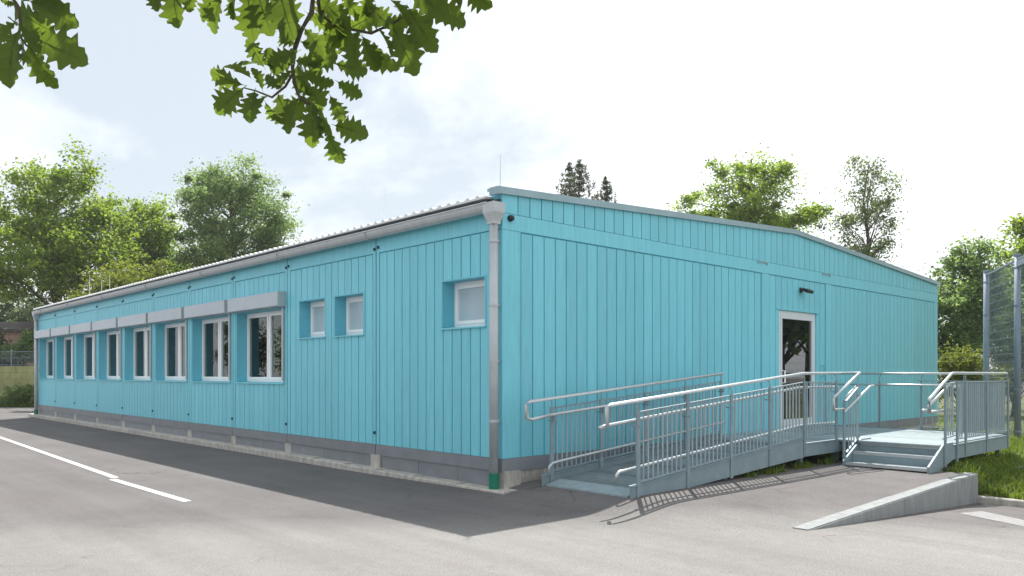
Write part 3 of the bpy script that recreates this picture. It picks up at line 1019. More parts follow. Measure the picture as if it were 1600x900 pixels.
H1, H2, HP, HL = 1.105, 0.88, 0.965, 0.28     # top handrail, second handrail, panel top, low tube (above deck)
def railing(y, xs, x_sections, zoff_bottom=0.11, rail_off=0.055, side=1, hand=True, post_drop=0.18, beam_bottom=0.2):
    """posts at xs on plane y; panels between; returns the part"""
    rl = None
    for a, b in x_sections:
        za, zb = dz(a), dz(b)
        mb = MB().bar((a, y, za + HP), (b, y, zb + HP), 0.035, 0.016)
        if rl is None:
            rl = mb.build('railing', 'galv', A)
        else:
            mb.build('top_rail', 'galv', rl)
        MB().bar((a, y, za + zoff_bottom), (b, y, zb + zoff_bottom), 0.035, 0.016).build('bottom_rail', 'galv', rl)
    for x in xs:
        zb = max(dz(x) - post_drop, ground_at(x, y) - 0.02)
        m2 = MB().box((x - 0.03, y - 0.012 - 0.02 * 1, zb), (x + 0.03, y + 0.012 - 0.02, dz(x) + HP + 0.02))
        po = m2.build('post', 'galv', rl)
    for a, b in x_sections:
        nb = max(1, round((b - a - 0.06) / 0.098))
        for i in range(1, nb):
            x = a + 0.03 + (b - a - 0.06) * i / nb
            m2 = MB().tube([(x, y, dz(x) + zoff_bottom), (x, y, dz(x) + HP)], 0.0105, 6, caps=False)
            m2.build('baluster', 'bar', rl)
    return rl

def bracket(x, y, z0, z1, yh, parent):
    MB().tube([(x, y, z0), (x, y, (z0 + z1) / 2), (x, yh, z1 - 0.01)], 0.009, 5).build('rail_bracket', 'galv', parent)

# outer ramp side
xs = [0.49, 1.53, 2.57, 3.62, 4.69, 5.80]
ro = railing(YO, xs, list(zip(xs[:-1], xs[1:])))
yh = YO + 0.01
def curve_tube(pts, r, parent, name='handrail', mat='tube'):
    MB().tube(pts, r, 8).build(name, mat, parent, smooth=True)
TR = 0.0225
z0 = dz(0.4)
curve_tube([(-0.05, yh, z0 + H2 - 0.06), (-0.05, yh, z0 + H1 - 0.055), (0.0, yh, z0 + H1 - 0.03), (XR1, yh, ZL + H1), (6.05, yh, ZL + H1 + 0.005)], TR, ro)
curve_tube([(-0.12, YO + 0.07, z0 + H2 - 0.07), (0.0, YO + 0.07, z0 + H2 - 0.05), (XR1, YO + 0.07, ZL + H2), (6.05, YO + 0.07, ZL + H2)], TR * 0.9, ro)
curve_tube([(0.19, YO + 0.07, z0 + 0.16), (0.19, YO + 0.07, z0 + 0.23), (0.24, YO + 0.07, z0 + 0.27), (0.40, YO + 0.07, z0 + HL), (XR1, YO + 0.07, ZL + HL), (6.0, YO + 0.07, ZL + HL)], TR * 0.8, ro)
for x in xs:
    bracket(x, YO - 0.02, dz(x) + HP, dz(x) + H1, yh, ro)
    MB().tube([(x, YO - 0.05, dz(x) + H2 - 0.08), (x, YO + 0.07, dz(x) + H2 - 0.08), (x, YO + 0.07, dz(x) + H2)], 0.009, 5).build('rail_bracket', 'galv', ro)
# inner ramp side
xi = [0.52, 1.54, 2.58, 3.62, 4.66]
ri = railing(YI, xi, list(zip(xi[:-1], xi[1:])), zoff_bottom=0.12)
yh = YI - 0.01
curve_tube([(0.45, YI - 0.07, z0 + H2 + 0.01), (0.11, YI - 0.05, z0 + H2 - 0.04), (0.06, yh, z0 + H2 - 0.02), (0.055, yh, z0 + H1 - 0.07), (0.10, yh, z0 + H1 - 0.03), (4.74, yh, ZL + H1)], TR, ri)
curve_tube([(0.45, YI - 0.07, z0 + H2 + 0.01), (4.70, YI - 0.07, ZL + H2)], TR * 0.9, ri)
curve_tube([(0.42, YI - 0.07, z0 + 0.10), (0.42, YI - 0.07, z0 + 0.20), (0.48, YI - 0.07, z0 + 0.245), (0.62, YI - 0.07, z0 + HL - 0.02), (4.70, YI - 0.07, ZL + HL)], TR * 0.8, ri)
for x in xi:
    bracket(x, YI - 0.02, dz(x) + HP, dz(x) + H1, yh, ri)
    MB().tube([(x, YI + 0.05, dz(x) + H2 - 0.08), (x, YI - 0.07, dz(x) + H2 - 0.08), (x, YI - 0.07, dz(x) + H2)], 0.009, 5).build('rail_bracket', 'galv', ri)

# steps: stringers, treads
RISE, GO = 0.16, 0.265
for yv in (YS0, YS1):
    mb = MB()
    za = 0.09
    mb.prism([(5.40, yv - 0.015, za), (5.72, yv - 0.015, za), (6.42, yv - 0.015, ZL - 0.25), (6.42, yv - 0.015, ZL + 0.02), (6.04, yv - 0.015, ZL + 0.02), (5.40, yv - 0.015, za + 0.12)], (0, 0.03, 0))
    mb.build('stringer', 'galv', A)
for k in range(1, 3):
    z = ZL - RISE * k; x = XS - GO * k
    t = box('tread', (x, YS1 + 0.02, z - 0.04), (x + GO + 0.03, YS0 - 0.02, z), 'deck', A)
    box('riser', (x + GO - 0.012, YS1 + 0.022, z - 0.001), (x + GO - 0.004, YS0 - 0.022, z + RISE - (0.072 if k == 1 else 0.046)), 'galv', t)
    box('nosing', (x - 0.006, YS1 + 0.021, z - 0.045), (x - 0.0005, YS0 - 0.021, z + 0.003), 'tube', t)
box('nosing', (XS - 0.008, YS1 + 0.021, ZL - 0.07), (XS + 0.001, YS0 - 0.021, ZL + 0.003), 'tube', ld)
box('riser_plate', (XS + 0.05, YS1 + 0.02, ZL - 0.24), (XS + 0.06, YS0 - 0.02, ZL - 0.142), 'galv', ld)

# stair railings
def sloped(x):         # stair nosing line height
    return ZL if x >= 6.1 else ZL - (6.1 - x) * 0.5
def stair_railing(yv, xa, xb, out, xnewel):
    rl = MB().bar((xa, yv, sloped(xa) + HP), (xb, yv, sloped(xb) + HP), 0.035, 0.016).build('railing', 'galv', A)
    MB().bar((xa, yv, sloped(xa) + 0.13), (xb, yv, sloped(xb) + 0.13), 0.035, 0.016).build('bottom_rail', 'galv', rl)
    for x in (xnewel, xb):
        MB().box((x - 0.03, yv - 0.012 + out * 0.03, max(sloped(x) - 0.3, 0.05)), (x + 0.03, yv + 0.012 + out * 0.03, sloped(x) + HP + 0.02)).build('post', 'galv', rl)
    nb = round((xb - xa) / 0.098)
    for i in range(1, nb):
        x = xa + (xb - xa) * i / nb
        MB().tube([(x, yv, sloped(x) + 0.13), (x, yv, sloped(x) + HP)], 0.0105, 6, caps=False).build('baluster', 'bar', rl)
    return rl
sl = stair_railing(YS0, 5.49, 5.98, 1, 5.49)
curve_tube([(6.05, YO, ZL + H1 + 0.005), (6.06, YS0 + 0.02, ZL + H1 + 0.005), (5.98, YS0, ZL + H1), (5.06, YS0, ZL + H1 - 0.385)], TR, sl)
curve_tube([(6.40, YS0 - 0.06, ZL + H2 + 0.02), (6.26, YS0 - 0.06, ZL + H2 + 0.01), (5.31, YS0 - 0.06, ZL + H2 - 0.39)], TR * 0.9, sl)
curve_tube([(6.02, YS0 + 0.07, ZL + H2 + 0.01), (5.62, YS0 + 0.07, ZL + H2 - 0.17)], TR * 0.8, sl)
curve_tube([(5.06, YS0, ZL + H1 - 0.385), (5.06, YS0, ZL + H1 - 0.57), (5.49, YS0, ZL + H1 - 0.57)], TR * 0.7, sl)
sr = stair_railing(YS1, 6.03, 6.56, -1, 6.03)
curve_tube([(XL, YS1, ZL + H1), (6.46, YS1, ZL + H1 + 0.005), (6.38, YS1, ZL + H1 - 0.01), (5.46, YS1, ZL + H1 - 0.385), (5.47, YS1, ZL + H1 - 0.575), (6.03, YS1, ZL + H1 - 0.575)], TR, sr)
curve_tube([(6.72, YS1 + 0.06, ZL + HP - 0.02), (6.56, YS1 + 0.06, ZL + HP - 0.02), (5.56, YS1 + 0.06, ZL + HP - 0.37)], TR, sr)
curve_tube([(5.36, YS1 + 0.06, ZL + 0.55), (5.50, YS1 + 0.06, ZL + 0.55)], TR * 1.1, sr)
# landing side, far railing
xl = [6.56, 6.99, 8.06, XL]
rl = railing(YS1, xl[1:], list(zip(xl[:-1], xl[1:])), zoff_bottom=0.06, post_drop=0.22)
curve_tube([(6.75, YS1 + 0.07, ZL + H2), (XL, YS1 + 0.07, ZL + H2)], TR * 0.9, rl)
for x in xl[1:]:
    bracket(x, YS1 - 0.02, ZL + HP, ZL + H1, YS1, rl)
box('screen_panel', (6.9, YS1 + 0.022, ZL + 0.13), (XL - 0.04, YS1 + 0.028, ZL + HP - 0.015), 'screen', rl)
# end railing across the far end of the landing
re_ = MB().bar((XL, YS1, ZL + HP), (XL, -1.95, ZL + HP), 0.014, 0.035, up=(1, 0, 0)).build('railing', 'galv', A)
MB().bar((XL, YS1, ZL + 0.06), (XL, -1.95, ZL + 0.06), 0.014, 0.035, up=(1, 0, 0)).build('bottom_rail', 'galv', re_)
curve_tube([(XL - 0.02, -0.08, ZL + H1), (XL - 0.02, YS1, ZL + H1)], TR, re_)
curve_tube([(XL - 0.06, -0.08, ZL + H2), (XL - 0.06, YS1, ZL + H2)], TR * 0.9, re_)
for yv in (-1.2, -2.0, -2.75):
    box('post', (XL + 0.0, yv - 0.02, ZL - 0.15), (XL + 0.02, yv + 0.02, ZL + HP - 0.02), 'galv', re_)
    MB().tube([(XL + 0.01, yv, ZL + HP - 0.02), (XL + 0.01, yv - 0.01, ZL + HP + 0.08), (XL - 0.02, yv - 0.05, ZL + H1)], 0.009, 5).build('rail_bracket', 'galv', re_)
yy = YS1 + 0.11
while yy < -2.0:
    MB().tube([(XL, yy, ZL + 0.06), (XL, yy, ZL + HP)], 0.0065, 5, caps=False).build('baluster', 'bar', re_)
    yy += 0.115

# ------------------------------------------------------------------ concrete wedge wall and kerbs on the right
W = thing('wedge_wall', (3.2, WEDGE_Y, 0), 'tapering grey concrete upstand wall beside the asphalt apron', 'retaining wall')
mids = [0.56, 3.05, 5.80]
for a, b in zip(mids[:-1], mids[1:]):
    g0 = 0.004
    za, zb = 0.012 + apron_z(a, WEDGE_Y), apron_z(b, WEDGE_Y) + 0.015
    mb = MB()
    y0, y1 = WEDGE_Y - 0.12, WEDGE_Y + 0.07
    poly = [(a + g0, y0, low_z(a) - 0.25), (b - g0, y0, low_z(b) - 0.25), (b - g0, y0, zb - 0.012), (a + g0, y0, za - 0.012)]
    mb.prism(poly, (0, y1 - y0, 0))
    mb.prism([(a + g0, y0 + 0.012, za - 0.0119), (b - g0, y0 + 0.012, zb - 0.0119), (b - g0, y0 + 0.012, zb), (a + g0, y0 + 0.012, za)], (0, y1 - y0 - 0.024, 0))
    mb.build('concrete_block', 'concrete_grey', W)
kb = put('kerb', None, (6.4, -5, -0.2), None, kind='structure')
for i in range(9):
    a = -4.003 - i * 1.0
    MB().prism([(5.81, a, -0.6), (5.91, a, -0.6), (5.91, a, low_z(5.86) + 0.10), (5.825, a, low_z(5.86) + 0.10), (5.81, a, low_z(5.86) + 0.085)], (0, -0.992, 0)).build('kerb_stone', 'concrete', kb)
kb = put('kerb', None, (9.5, -4.2, 0), None, kind='structure')
for i in range(6):
    p = Vector((9.4 + i * 0.0, -3.9 - i * 0.8, 0)); z = bank_z(p.x, p.y)
    MB().box((p.x, p.y - 0.79, z - 0.1), (p.x + 0.08, p.y, z + 0.06)).build('kerb_stone', 'concrete_grey', kb)
for i in range(3):
    MB().box((8.0 + i * 0.47, -3.98, bank_z(8.5, -3.9) - 0.1), (8.46 + i * 0.47, -3.9, bank_z(8.5, -3.9) + 0.06)).build('kerb_stone', 'concrete_grey', kb)

# ------------------------------------------------------------------ ball-stop fence on the right
F = thing('ball_fence', (14.6, -2.3, -0.1), 'tall grey steel post and wire mesh ball-stop fence at the right edge', 'fence')
p1, p2 = Vector((14.6, -2.27, 0)), Vector((17.6, -0.35, 0))
p2 = view((1541 - 800) / 1234 * 21.9, 21.9)
p1 = view((1590 - 800) / 1234 * 18.9, 18.9)
dirf = (p1 - p2)
p0 = p1 + dirf
pm = p2 - dirf * 0.0
tops = {0: 4.55, 1: 4.45, 2: 4.45}
for i, p in enumerate((p2, p1, p0)):
    zt = (4.42, 4.42, 4.42)[i]
    po = MB().tube([(p.x, p.y, -0.3), (p.x, p.y, zt)], 0.075, 10).build('post', 'fence', F, smooth=True)
    MB().tube([(p.x, p.y, zt), (p.x, p.y, zt + 0.05)], 0.085, 10).build('post_cap', 'fence', po)
    for z in (0.2, 1.2, 2.2, 3.2, 4.1):
        MB().tube([(p.x, p.y, z), (p.x, p.y, z + 0.05)], 0.083, 10).build('clamp', 'fence', po)
for a, b in ((p2, p1), (p1, p0)):
    mb = MB(); d = b - a; ln = d.length; n = int(ln / 0.05)
    for i in range(1, n):
        q = a + d * (i / n)
        mb.bar((q.x, q.y, 0.1), (q.x, q.y, 4.3), 0.0028, 0.0028)
    z = 0.1
    while z < 4.35:
        mb.bar((a.x, a.y, z), (b.x, b.y, z), 0.006, 0.008); z += 0.2
    mb.build('mesh_panel', 'fence', F)
    MB().bar((a.x, a.y, 4.33), (b.x, b.y, 4.33), 0.05, 0.04).build('top_rail', 'fence', F)
MB().bar((p1.x, p1.y, 4.22), (p0.x, p0.y, 4.22), 0.08, 0.14).build('top_rail', 'fence', F)

# ------------------------------------------------------------------ trees
def leaf_mesh(name, centers, size, rng, droop=0.3, aspect=0.6):
    n = len(centers)
    s = rng.uniform(0.6, 1.25, n) * size
    nrm = rng.normal(0, 1, (n, 3)); nrm[:, 2] = np.abs(nrm[:, 2]) + 0.4
    nrm /= np.linalg.norm(nrm, axis=1)[:, None]
    t = rng.normal(0, 1, (n, 3)); t[:, 2] -= droop
    t -= (t * nrm).sum(1)[:, None] * nrm
    t /= np.linalg.norm(t, axis=1)[:, None]
    b = np.cross(nrm, t)
    s_ = s[:, None]
    A0 = centers - t * s_ * 0.5
    A1 = centers + b * s_ * aspect * 0.5 + nrm * s_ * 0.12
    A2 = centers + t * s_ * 0.5
    A3 = centers - b * s_ * aspect * 0.5 + nrm * s_ * 0.12
    V = np.stack([A0, A1, A2, A3], 1).reshape(-1, 3).astype(np.float32)
    me = bpy.data.meshes.new(name)
    me.vertices.add(4 * n); me.vertices.foreach_set('co', V.ravel())
    idx = np.arange(n)[:, None] * 4
    tri = np.concatenate([idx + np.array([0, 1, 2]), idx + np.array([0, 2, 3])], 1).reshape(-1).astype(np.int32)
    me.loops.add(6 * n); me.loops.foreach_set('vertex_index', tri)
    me.polygons.add(2 * n)
    me.polygons.foreach_set('loop_start', np.arange(2 * n, dtype=np.int32) * 3)
    me.update(calc_edges=True)
    me.validate()
    return me

def tree(name, label, category, base, trunk_h, lobes, nclump, nleaf, lsize, mat, seed, group=None, spread=0.5, trunk_r=0.2, droop=0.3, shell=0.45, limbs=True, bark='bark', aspect=0.6):
    """lobes: (dx, dy, z, rx, ry, rz) ellipsoids in a frame where x is right of the camera and y is away from it"""
    rng = np.random.default_rng(seed)
    rr = random.Random(seed)
    base = Vector(base)
    T = thing(name, base, label, category, group)
    def w(dx, dy, z):
        return np.stack([base.x + dx * S47 + dy * C47, base.y - dx * C47 + dy * S47, base.z + z], -1)
    vol = np.array([(l[3] * l[4] * l[5]) ** 0.75 for l in lobes]); vol = vol / vol.sum()
    cl_ = []
    for l, v in zip(lobes, vol):
        k = max(2, int(nclump * v))
        d = rng.normal(0, 1, (k, 3)); d /= np.linalg.norm(d, axis=1)[:, None]
        r = rng.uniform(shell ** 2, 1.0, k) ** 0.5 * rng.uniform(0.78, 1.15, k)
        p = np.array(l[:3]) + d * r[:, None] * np.array(l[3:])
        cl_.append(p)
    cl_ = np.concatenate(cl_)
    cl_ = cl_[cl_[:, 2] > trunk_h * 0.4]
    ctr = cl_.mean(0)
    outer = rng.choice(len(cl_), max(2, len(cl_) // 3), replace=False)
    dirs = cl_[outer] - ctr; dirs[:, 2] = np.abs(dirs[:, 2]) * 0.6 + 0.5
    dirs /= np.linalg.norm(dirs, axis=1)[:, None]
    sp = cl_[outer] + dirs * rng.uniform(0.3, 1.15, (len(outer), 1)) * spread
    nreg = len(cl_)
    cl_ = np.concatenate([cl_, sp])
    per = max(3, nleaf // len(cl_))
    sizes = rng.uniform(0.5, 1.3, len(cl_)) * spread * 0.78
    sizes[nreg:] *= 0.55
    off = rng.normal(0, 1, (len(cl_), per, 3)) * sizes[:, None, None] * np.array([1, 1, 0.7])
    pts = (cl_[:, None, :] + off).reshape(-1, 3)
    centers = w(pts[:, 0], pts[:, 1], pts[:, 2])
    me = leaf_mesh('crown', centers - np.array(base), lsize, rng, droop, aspect)
    me.materials.append(M[mat])
    put('crown', me, base, T)
    # trunk and limbs
    mb = MB()
    top = max(l[2] + l[5] * 0.6 for l in lobes)
    cx = sum(l[0] * v for l, v in zip(lobes, vol)); cy = sum(l[1] * v for l, v in zip(lobes, vol))
    pts = []
    K = 7
    for i in range(K):
        t = i / (K - 1)
        q = w(cx * t + rr.uniform(-.1, .1) * t * 2, cy * t, top * t)
        pts.append(tuple(q))
    mb.tube([(p[0], p[1], p[2]) for p in pts], [trunk_r * (1 - 0.85 * i / (K - 1)) for i in range(K)], 8)
    tr = mb.build('trunk', bark, T, smooth=True)
    if limbs:
        mb = MB()
        pick = rr.sample(range(len(cl_)), min(len(cl_), 46))
        for i in pick:
            c = cl_[i]
            t0 = min(0.9, max(0.15, (c[2] - rr.uniform(0.8, 2.5)) / top))
            s = np.array([cx * t0, cy * t0, top * t0])
            mid = (s + c) / 2 + np.array([0, 0, 0.15 * np.linalg.norm(c - s)]) * rr.uniform(-0.3, 1)
            P = [w(*s), w(*mid), w(*c)]
            r0 = trunk_r * 0.35 * (1 - t0 * 0.6)
            mb.tube([tuple(p) for p in P], [r0, r0 * 0.55, r0 * 0.15], 5, caps=False)
        mb.build('limbs', bark, tr, smooth=True)
    return T

def spot(u, d, z=-0.1):
    p = view((u - 800) / 1234 * d, d)
    return (p.x, p.y, z)
def mtop(v, d):     # height of pixel row v at distance d
    return 1.6 + (584 - v) / 1234 * d
def lobe(u, v, d, rw, rh, u0, dy=0.0, ry=None):
    """ellipsoid centred on pixel (u,v), radii in pixels, relative to tree base column u0"""
    k = d / 1234
    return ((u - u0) * k, dy, mtop(v, d) + 0.1, rw * k, (ry if ry else rw * k), rh * k)

d = 46
tree('maple_tree', 'big loose yellow-green maple at the far left, tallest on that side', 'tree', spot(95, d), 3,
     [lobe(95, 330, d, 95, 75, 95), lobe(60, 290, d, 40, 45, 95), lobe(135, 285, d, 30, 35, 95, -1), lobe(40, 400, d, 70, 65, 95, 1), lobe(150, 400, d, 80, 60, 95, -1), lobe(10, 340, d, 40, 50, 95),
      lobe(165, 340, d, 35, 30, 95), lobe(90, 430, d, 90, 50, 95, -2)],
     210, 42000, 0.22, 'leaf_maple', 1, 'trees behind the building', 0.62, 0.32)
d = 50
tree('maple_tree', 'smaller green maple between the tall left tree and the rounded tree', 'tree', spot(235, d), 3,
     [lobe(225, 360, d, 45, 45, 235), lobe(250, 400, d, 60, 55, 235), lobe(205, 410, d, 50, 50, 235), lobe(280, 440, d, 40, 40, 235), lobe(200, 345, d, 20, 25, 235)],
     115, 22000, 0.215, 'leaf_maple', 2, 'trees behind the building', 0.6, 0.25)
d = 48
tree('ash_tree', 'rounded grey-green tree rising behind the long facade', 'tree', spot(365, d), 3,
     [lobe(365, 340, d, 78, 70, 365), lobe(370, 290, d, 45, 32, 365), lobe(325, 320, d, 45, 45, 365), lobe(415, 355, d, 45, 50, 365), lobe(340, 400, d, 70, 50, 365), lobe(430, 380, d, 30, 35, 365)],
     180, 38000, 0.185, 'leaf_mid', 3, 'trees behind the building', 0.55, 0.3, shell=0.5)
d = 37
tree('elder_bush', 'pale leafy bush just above the far roof edge', 'bush', spot(185, d), 2,
     [lobe(180, 450, d, 50, 30, 185), lobe(215, 435, d, 35, 20, 185), lobe(140, 450, d, 30, 25, 185), lobe(185, 500, d, 80, 40, 185)],
     80, 9000, 0.19, 'leaf_yellow', 4, 'bushes beyond the building', 0.45, 0.1)
for (u, v, dd, rw, rh, sd, lab) in ((20, 475, 51, 60, 45, 5, 'dark bush behind the yellowish wall at the left edge'), (90, 500, 49, 60, 50, 6, 'dark bush behind the wall, beside the far corner of the building'), (-25, 545, 42.5, 20, 18, 30, 'dark low bush cut by the left edge of the picture')):
    tree('dark_bush', lab, 'bush', spot(u, dd), 0.5, [lobe(u, v, dd, rw, rh, u), lobe(u + 15, v + 40, dd, rw, rh, u)], 80, 9000, 0.2, 'leaf_dark', sd, 'bushes beyond the building', 0.5, 0.1)
d = 40
tree('green_bush', 'mid green bush in front of the pinkish house', 'bush', spot(38, 42), 0.3, [lobe(46, 535, 42, 14, 14, 38), lobe(25, 553, 42, 32, 7, 38)], 40, 4000, 0.16, 'leaf_mid', 31, 'bushes beyond the building', 0.3, 0.06)
# low plants along the wall
for k, (u, h) in enumerate(((8, 0.5), (26, 0.9), (36, 1.2), (50, 0.8))):
    nm = ('small leafy plant at the foot of the yellowish wall, leftmost of four', 'low leafy plant at the wall foot, second of four from the left edge', 'tall leafy plant at the foot of the yellowish wall', 'leafy plant at the wall foot beside the far downpipe')[k]
    tree('leafy_plant', nm, 'plant', spot(u, 38.6, 0), 0.0, [(0, 0, h * 0.55, 0.5, 0.3, h * 0.45)], 18, 700, 0.13, 'leaf_mid', 40 + k, 'plants along the far wall', 0.16, 0.02, limbs=False)

def spruce(u, vt, d, label, seed, wide):
    rng = np.random.default_rng(seed)
    base = Vector(spot(u, d))
    H = mtop(vt, d) + 0.1
    T = thing('spruce_tree', base, label, 'tree', 'trees behind the building')
    pts = []
    for i in range(26):
        t = i / 25
        z = H * (0.35 + 0.65 * t)
        R_ = wide * (1 - t) ** 0.8 + 0.12
        nb = 9
        for j in range(nb):
            a = rng.uniform(0, 2 * np.pi); ln = R_ * rng.uniform(0.55, 1.15)
            m = int(20 + 60 * ln / wide)
            s = rng.uniform(0, 1, m)
            up = 0.35 * s * s * ln
            q = np.stack([np.cos(a) * s * ln, np.sin(a) * s * ln, z - 0.1 * s * ln + up + rng.normal(0, 0.06, m)], 1)
            q[:, :2] += rng.normal(0, 0.09, (m, 2))
            pts.append(q)
            m2 = int(m * 0.5)
            tip = np.stack([np.cos(a) * ln + rng.normal(0, .06, m2), np.sin(a) * ln + rng.normal(0, .06, m2), z + 0.2 * ln + rng.uniform(0, 0.5, m2)], 1)
            pts.append(tip)
    pts = np.concatenate(pts)
    me = leaf_mesh('crown', pts, 0.21, rng, -0.5, 0.4)
    me.materials.append(M['needle'])
    put('crown', me, base, T)
    MB().tube([tuple(base), (base.x, base.y, base.z + H * 0.98)], [0.25, 0.02], 8).build('trunk', 'bark', T)
d = 62
spruce(905, 260, d, 'taller dark spruce top above the gable roof', 11, 4.6)
spruce(890, 264, d + 2, 'dark spruce top leaning left of the taller spruce', 12, 3.6)
spruce(947, 286, d + 1, 'shorter dark spruce top right of the taller spruce', 13, 3.6)
d = 42
tree('sycamore_tree', 'broad light green tree rising above the gable ridge', 'tree', spot(1175, d), 4,
     [lobe(1165, 320, d, 85, 50, 1175), lobe(1125, 265, d, 28, 28, 1175), lobe(1165, 270, d, 40, 28, 1175), lobe(1215, 295, d, 30, 42, 1175), lobe(1100, 330, d, 36, 32, 1175), lobe(1240, 350, d, 45, 22, 1175), lobe(1190, 350, d, 85, 35, 1175), lobe(1160, 400, d, 90, 40, 1175), lobe(1218, 262, d, 10, 14, 1175)],
     130, 24000, 0.18, 'leaf_maple', 14, 'trees behind the building', 0.5, 0.28, shell=0.3)
d = 40
bt = tree('birch_tree', 'slender airy birch with drooping twigs above the right roof slope', 'tree', spot(1355, d), 4,
     [lobe(1345, 265, d, 26, 24, 1355), lobe(1380, 280, d, 22, 30, 1355), lobe(1350, 320, d, 42, 45, 1355), lobe(1385, 350, d, 22, 45, 1355), lobe(1325, 360, d, 26, 45, 1355), lobe(1355, 400, d, 45, 40, 1355)],
     120, 7200, 0.15, 'leaf_birch', 15, 'trees behind the building', 0.42, 0.16, droop=1.5, shell=0.2)
d = 30
tree('hazel_tree', 'dense green tree behind the right end of the gable wall', 'tree', spot(1515, d), 1,
     [lobe(1510, 440, d, 45, 50, 1515), lobe(1520, 395, d, 22, 22, 1515), lobe(1490, 490, d, 45, 45, 1515), lobe(1540, 470, d, 45, 50, 1515), lobe(1500, 530, d, 50, 35, 1515)],
     170, 22000, 0.16, 'leaf_mid', 16, 'trees on the right', 0.34, 0.15)
d = 34
tree('hazel_tree', 'light green tree cut by the right edge of the picture', 'tree', spot(1610, d), 1,
     [lobe(1600, 400, d, 45, 50, 1610), lobe(1610, 350, d, 22, 30, 1610), lobe(1590, 460, d, 50, 60, 1610), lobe(1640, 400, d, 50, 70, 1610), lobe(1600, 530, d, 60, 50, 1610)],
     170, 20000, 0.18, 'leaf_maple', 17, 'trees on the right', 0.36, 0.16)
d = 27
tree('privet_bush', 'sunlit yellow-green bush behind the landing railing', 'bush', spot(1500, d), 0.2,
     [lobe(1500, 575, d, 36, 32, 1500), lobe(1535, 590, d, 36, 28, 1500), lobe(1475, 590, d, 30, 30, 1500), lobe(1570, 600, d, 30, 26, 1500)],
     90, 9000, 0.12, 'leaf_yellow', 18, 'bushes on the right', 0.24, 0.06)
tree('privet_bush', 'greyish green bush behind the wire mesh fence', 'bush', spot(1580, d + 1), 0.2,
     [lobe(1570, 540, d, 34, 40, 1580), lobe(1600, 520, d, 34, 50, 1580), lobe(1620, 560, d, 40, 50, 1580)],
     80, 9000, 0.13, 'leaf_mid', 19, 'bushes on the right', 0.26, 0.06)
# a tree line beyond the lawn on the right, and the trees across the yard that the windows mirror
def far_tree(x, yv, h, label, seed, mat='leaf_mid', group='trees across the yard', lift=0.0):
    tree('yard_tree', label, 'tree', (x, yv, -0.2), 1.5, [(0, 0, h * (.55 + lift), h * .34, h * .34, h * .38), (h * .12, 0, h * .75, h * .22, h * .22, h * .24), (-h * .15, 0.3, h * (.4 + lift), h * .28, h * .28, h * .3)], 90, 5000, 0.42, mat, seed, group, 0.8, 0.28)
k = 0
for (x, yv, h) in ((-26, 24, 5), (-28, 32, 6), (-27, 41, 5.5), (-29, 51, 6.5), (-31, 64, 7), (-33, 82, 9)):
    far_tree(x, yv, h, 'leafy tree across the yard mirrored in the large windows', 60 + k, 'leaf_dark' if k % 2 else 'leaf_mid'); k += 1
for (x, yv, h) in ((19, -6.2, 6.5), (41, -16, 8), (33, -17, 8)):
    far_tree(x, yv, h, 'leafy tree across the yard mirrored in the door glass', 60 + k, 'leaf_mid', 'trees mirrored in the door', 0.3); k += 1

# ------------------------------------------------------------------ far left: wall, wire fence, house
fw = thing('garden_wall', tuple(far_left(20, 39)), 'low yellowish rendered wall at the far left behind the grass', 'wall')
a, b = far_left(-90, 41.0), far_left(75, 38.8)
dv = (b - a)
N = 9
for row in range(6):
    for i in range(N):
        o = 0.5 if row % 2 else 0.0
        t0, t1 = max(0, (i - o) / N), min(1, (i + 1 - o) / N)
        p, q = a + dv * t0, a + dv * t1
        MB().bar((p.x, p.y, 0.17 + row * 0.33), (q.x - 0.01, q.y, 0.17 + row * 0.33), 0.2, 0.322).build('wall_block', 'yellow_wall', fw)
ff = thing('wire_fence', tuple(far_left(20, 39.5)), 'thin wire fence standing above the yellowish wall', 'fence')
a2, b2 = far_left(-90, 41.4), far_left(75, 39.2)
mb = MB()
for i in range(80):
    p = a2 + (b2 - a2) * (i / 79)
    mb.bar((p.x, p.y, 1.95), (p.x, p.y, 2.75), 0.008, 0.008)
for z in (2.05, 2.4, 2.72):
    mb.bar((a2.x, a2.y, z), (b2.x, b2.y, z), 0.012, 0.02)
mb.build('mesh_panel', 'fence', ff)
for i in range(4):
    p = a2 + (b2 - a2) * (i / 3)
    MB().tube([(p.x, p.y, 0), (p.x, p.y, 2.85)], 0.03, 6).build('post', 'fence', ff)
hb = far_left(10, 45)
hs = thing('small_house', tuple(hb), 'pinkish walled house with dark roof glimpsed behind the bushes at the left edge', 'house')
def hv(r, d_, z):
    p = view((10 - 800) / 1234 * 45 + r, 45 + d_)
    return (p.x, p.y, z)
mb = MB().prism([hv(-3.5, 0, 0), hv(1.3, 0, 0), hv(1.3, 0, 4.05), hv(-3.5, 0, 4.05)], Vector(hv(0, 3.2, 0)) - Vector(hv(0, 0, 0)))
mb.build('wall', 'brick_pink', hs)
mb = MB().prism([hv(-3.9, -0.4, 4.0), hv(1.6, -0.4, 4.0), hv(1.0, 1.6, 4.55), hv(-2.9, 1.6, 4.55)], (0, 0, 0.12)).prism([hv(-3.9, 3.6, 4.0), hv(1.6, 3.6, 4.0), hv(1.0, 1.6, 4.55), hv(-2.9, 1.6, 4.55)], (0, 0, 0.12))
mb.build('roof', 'tile_dark', hs)

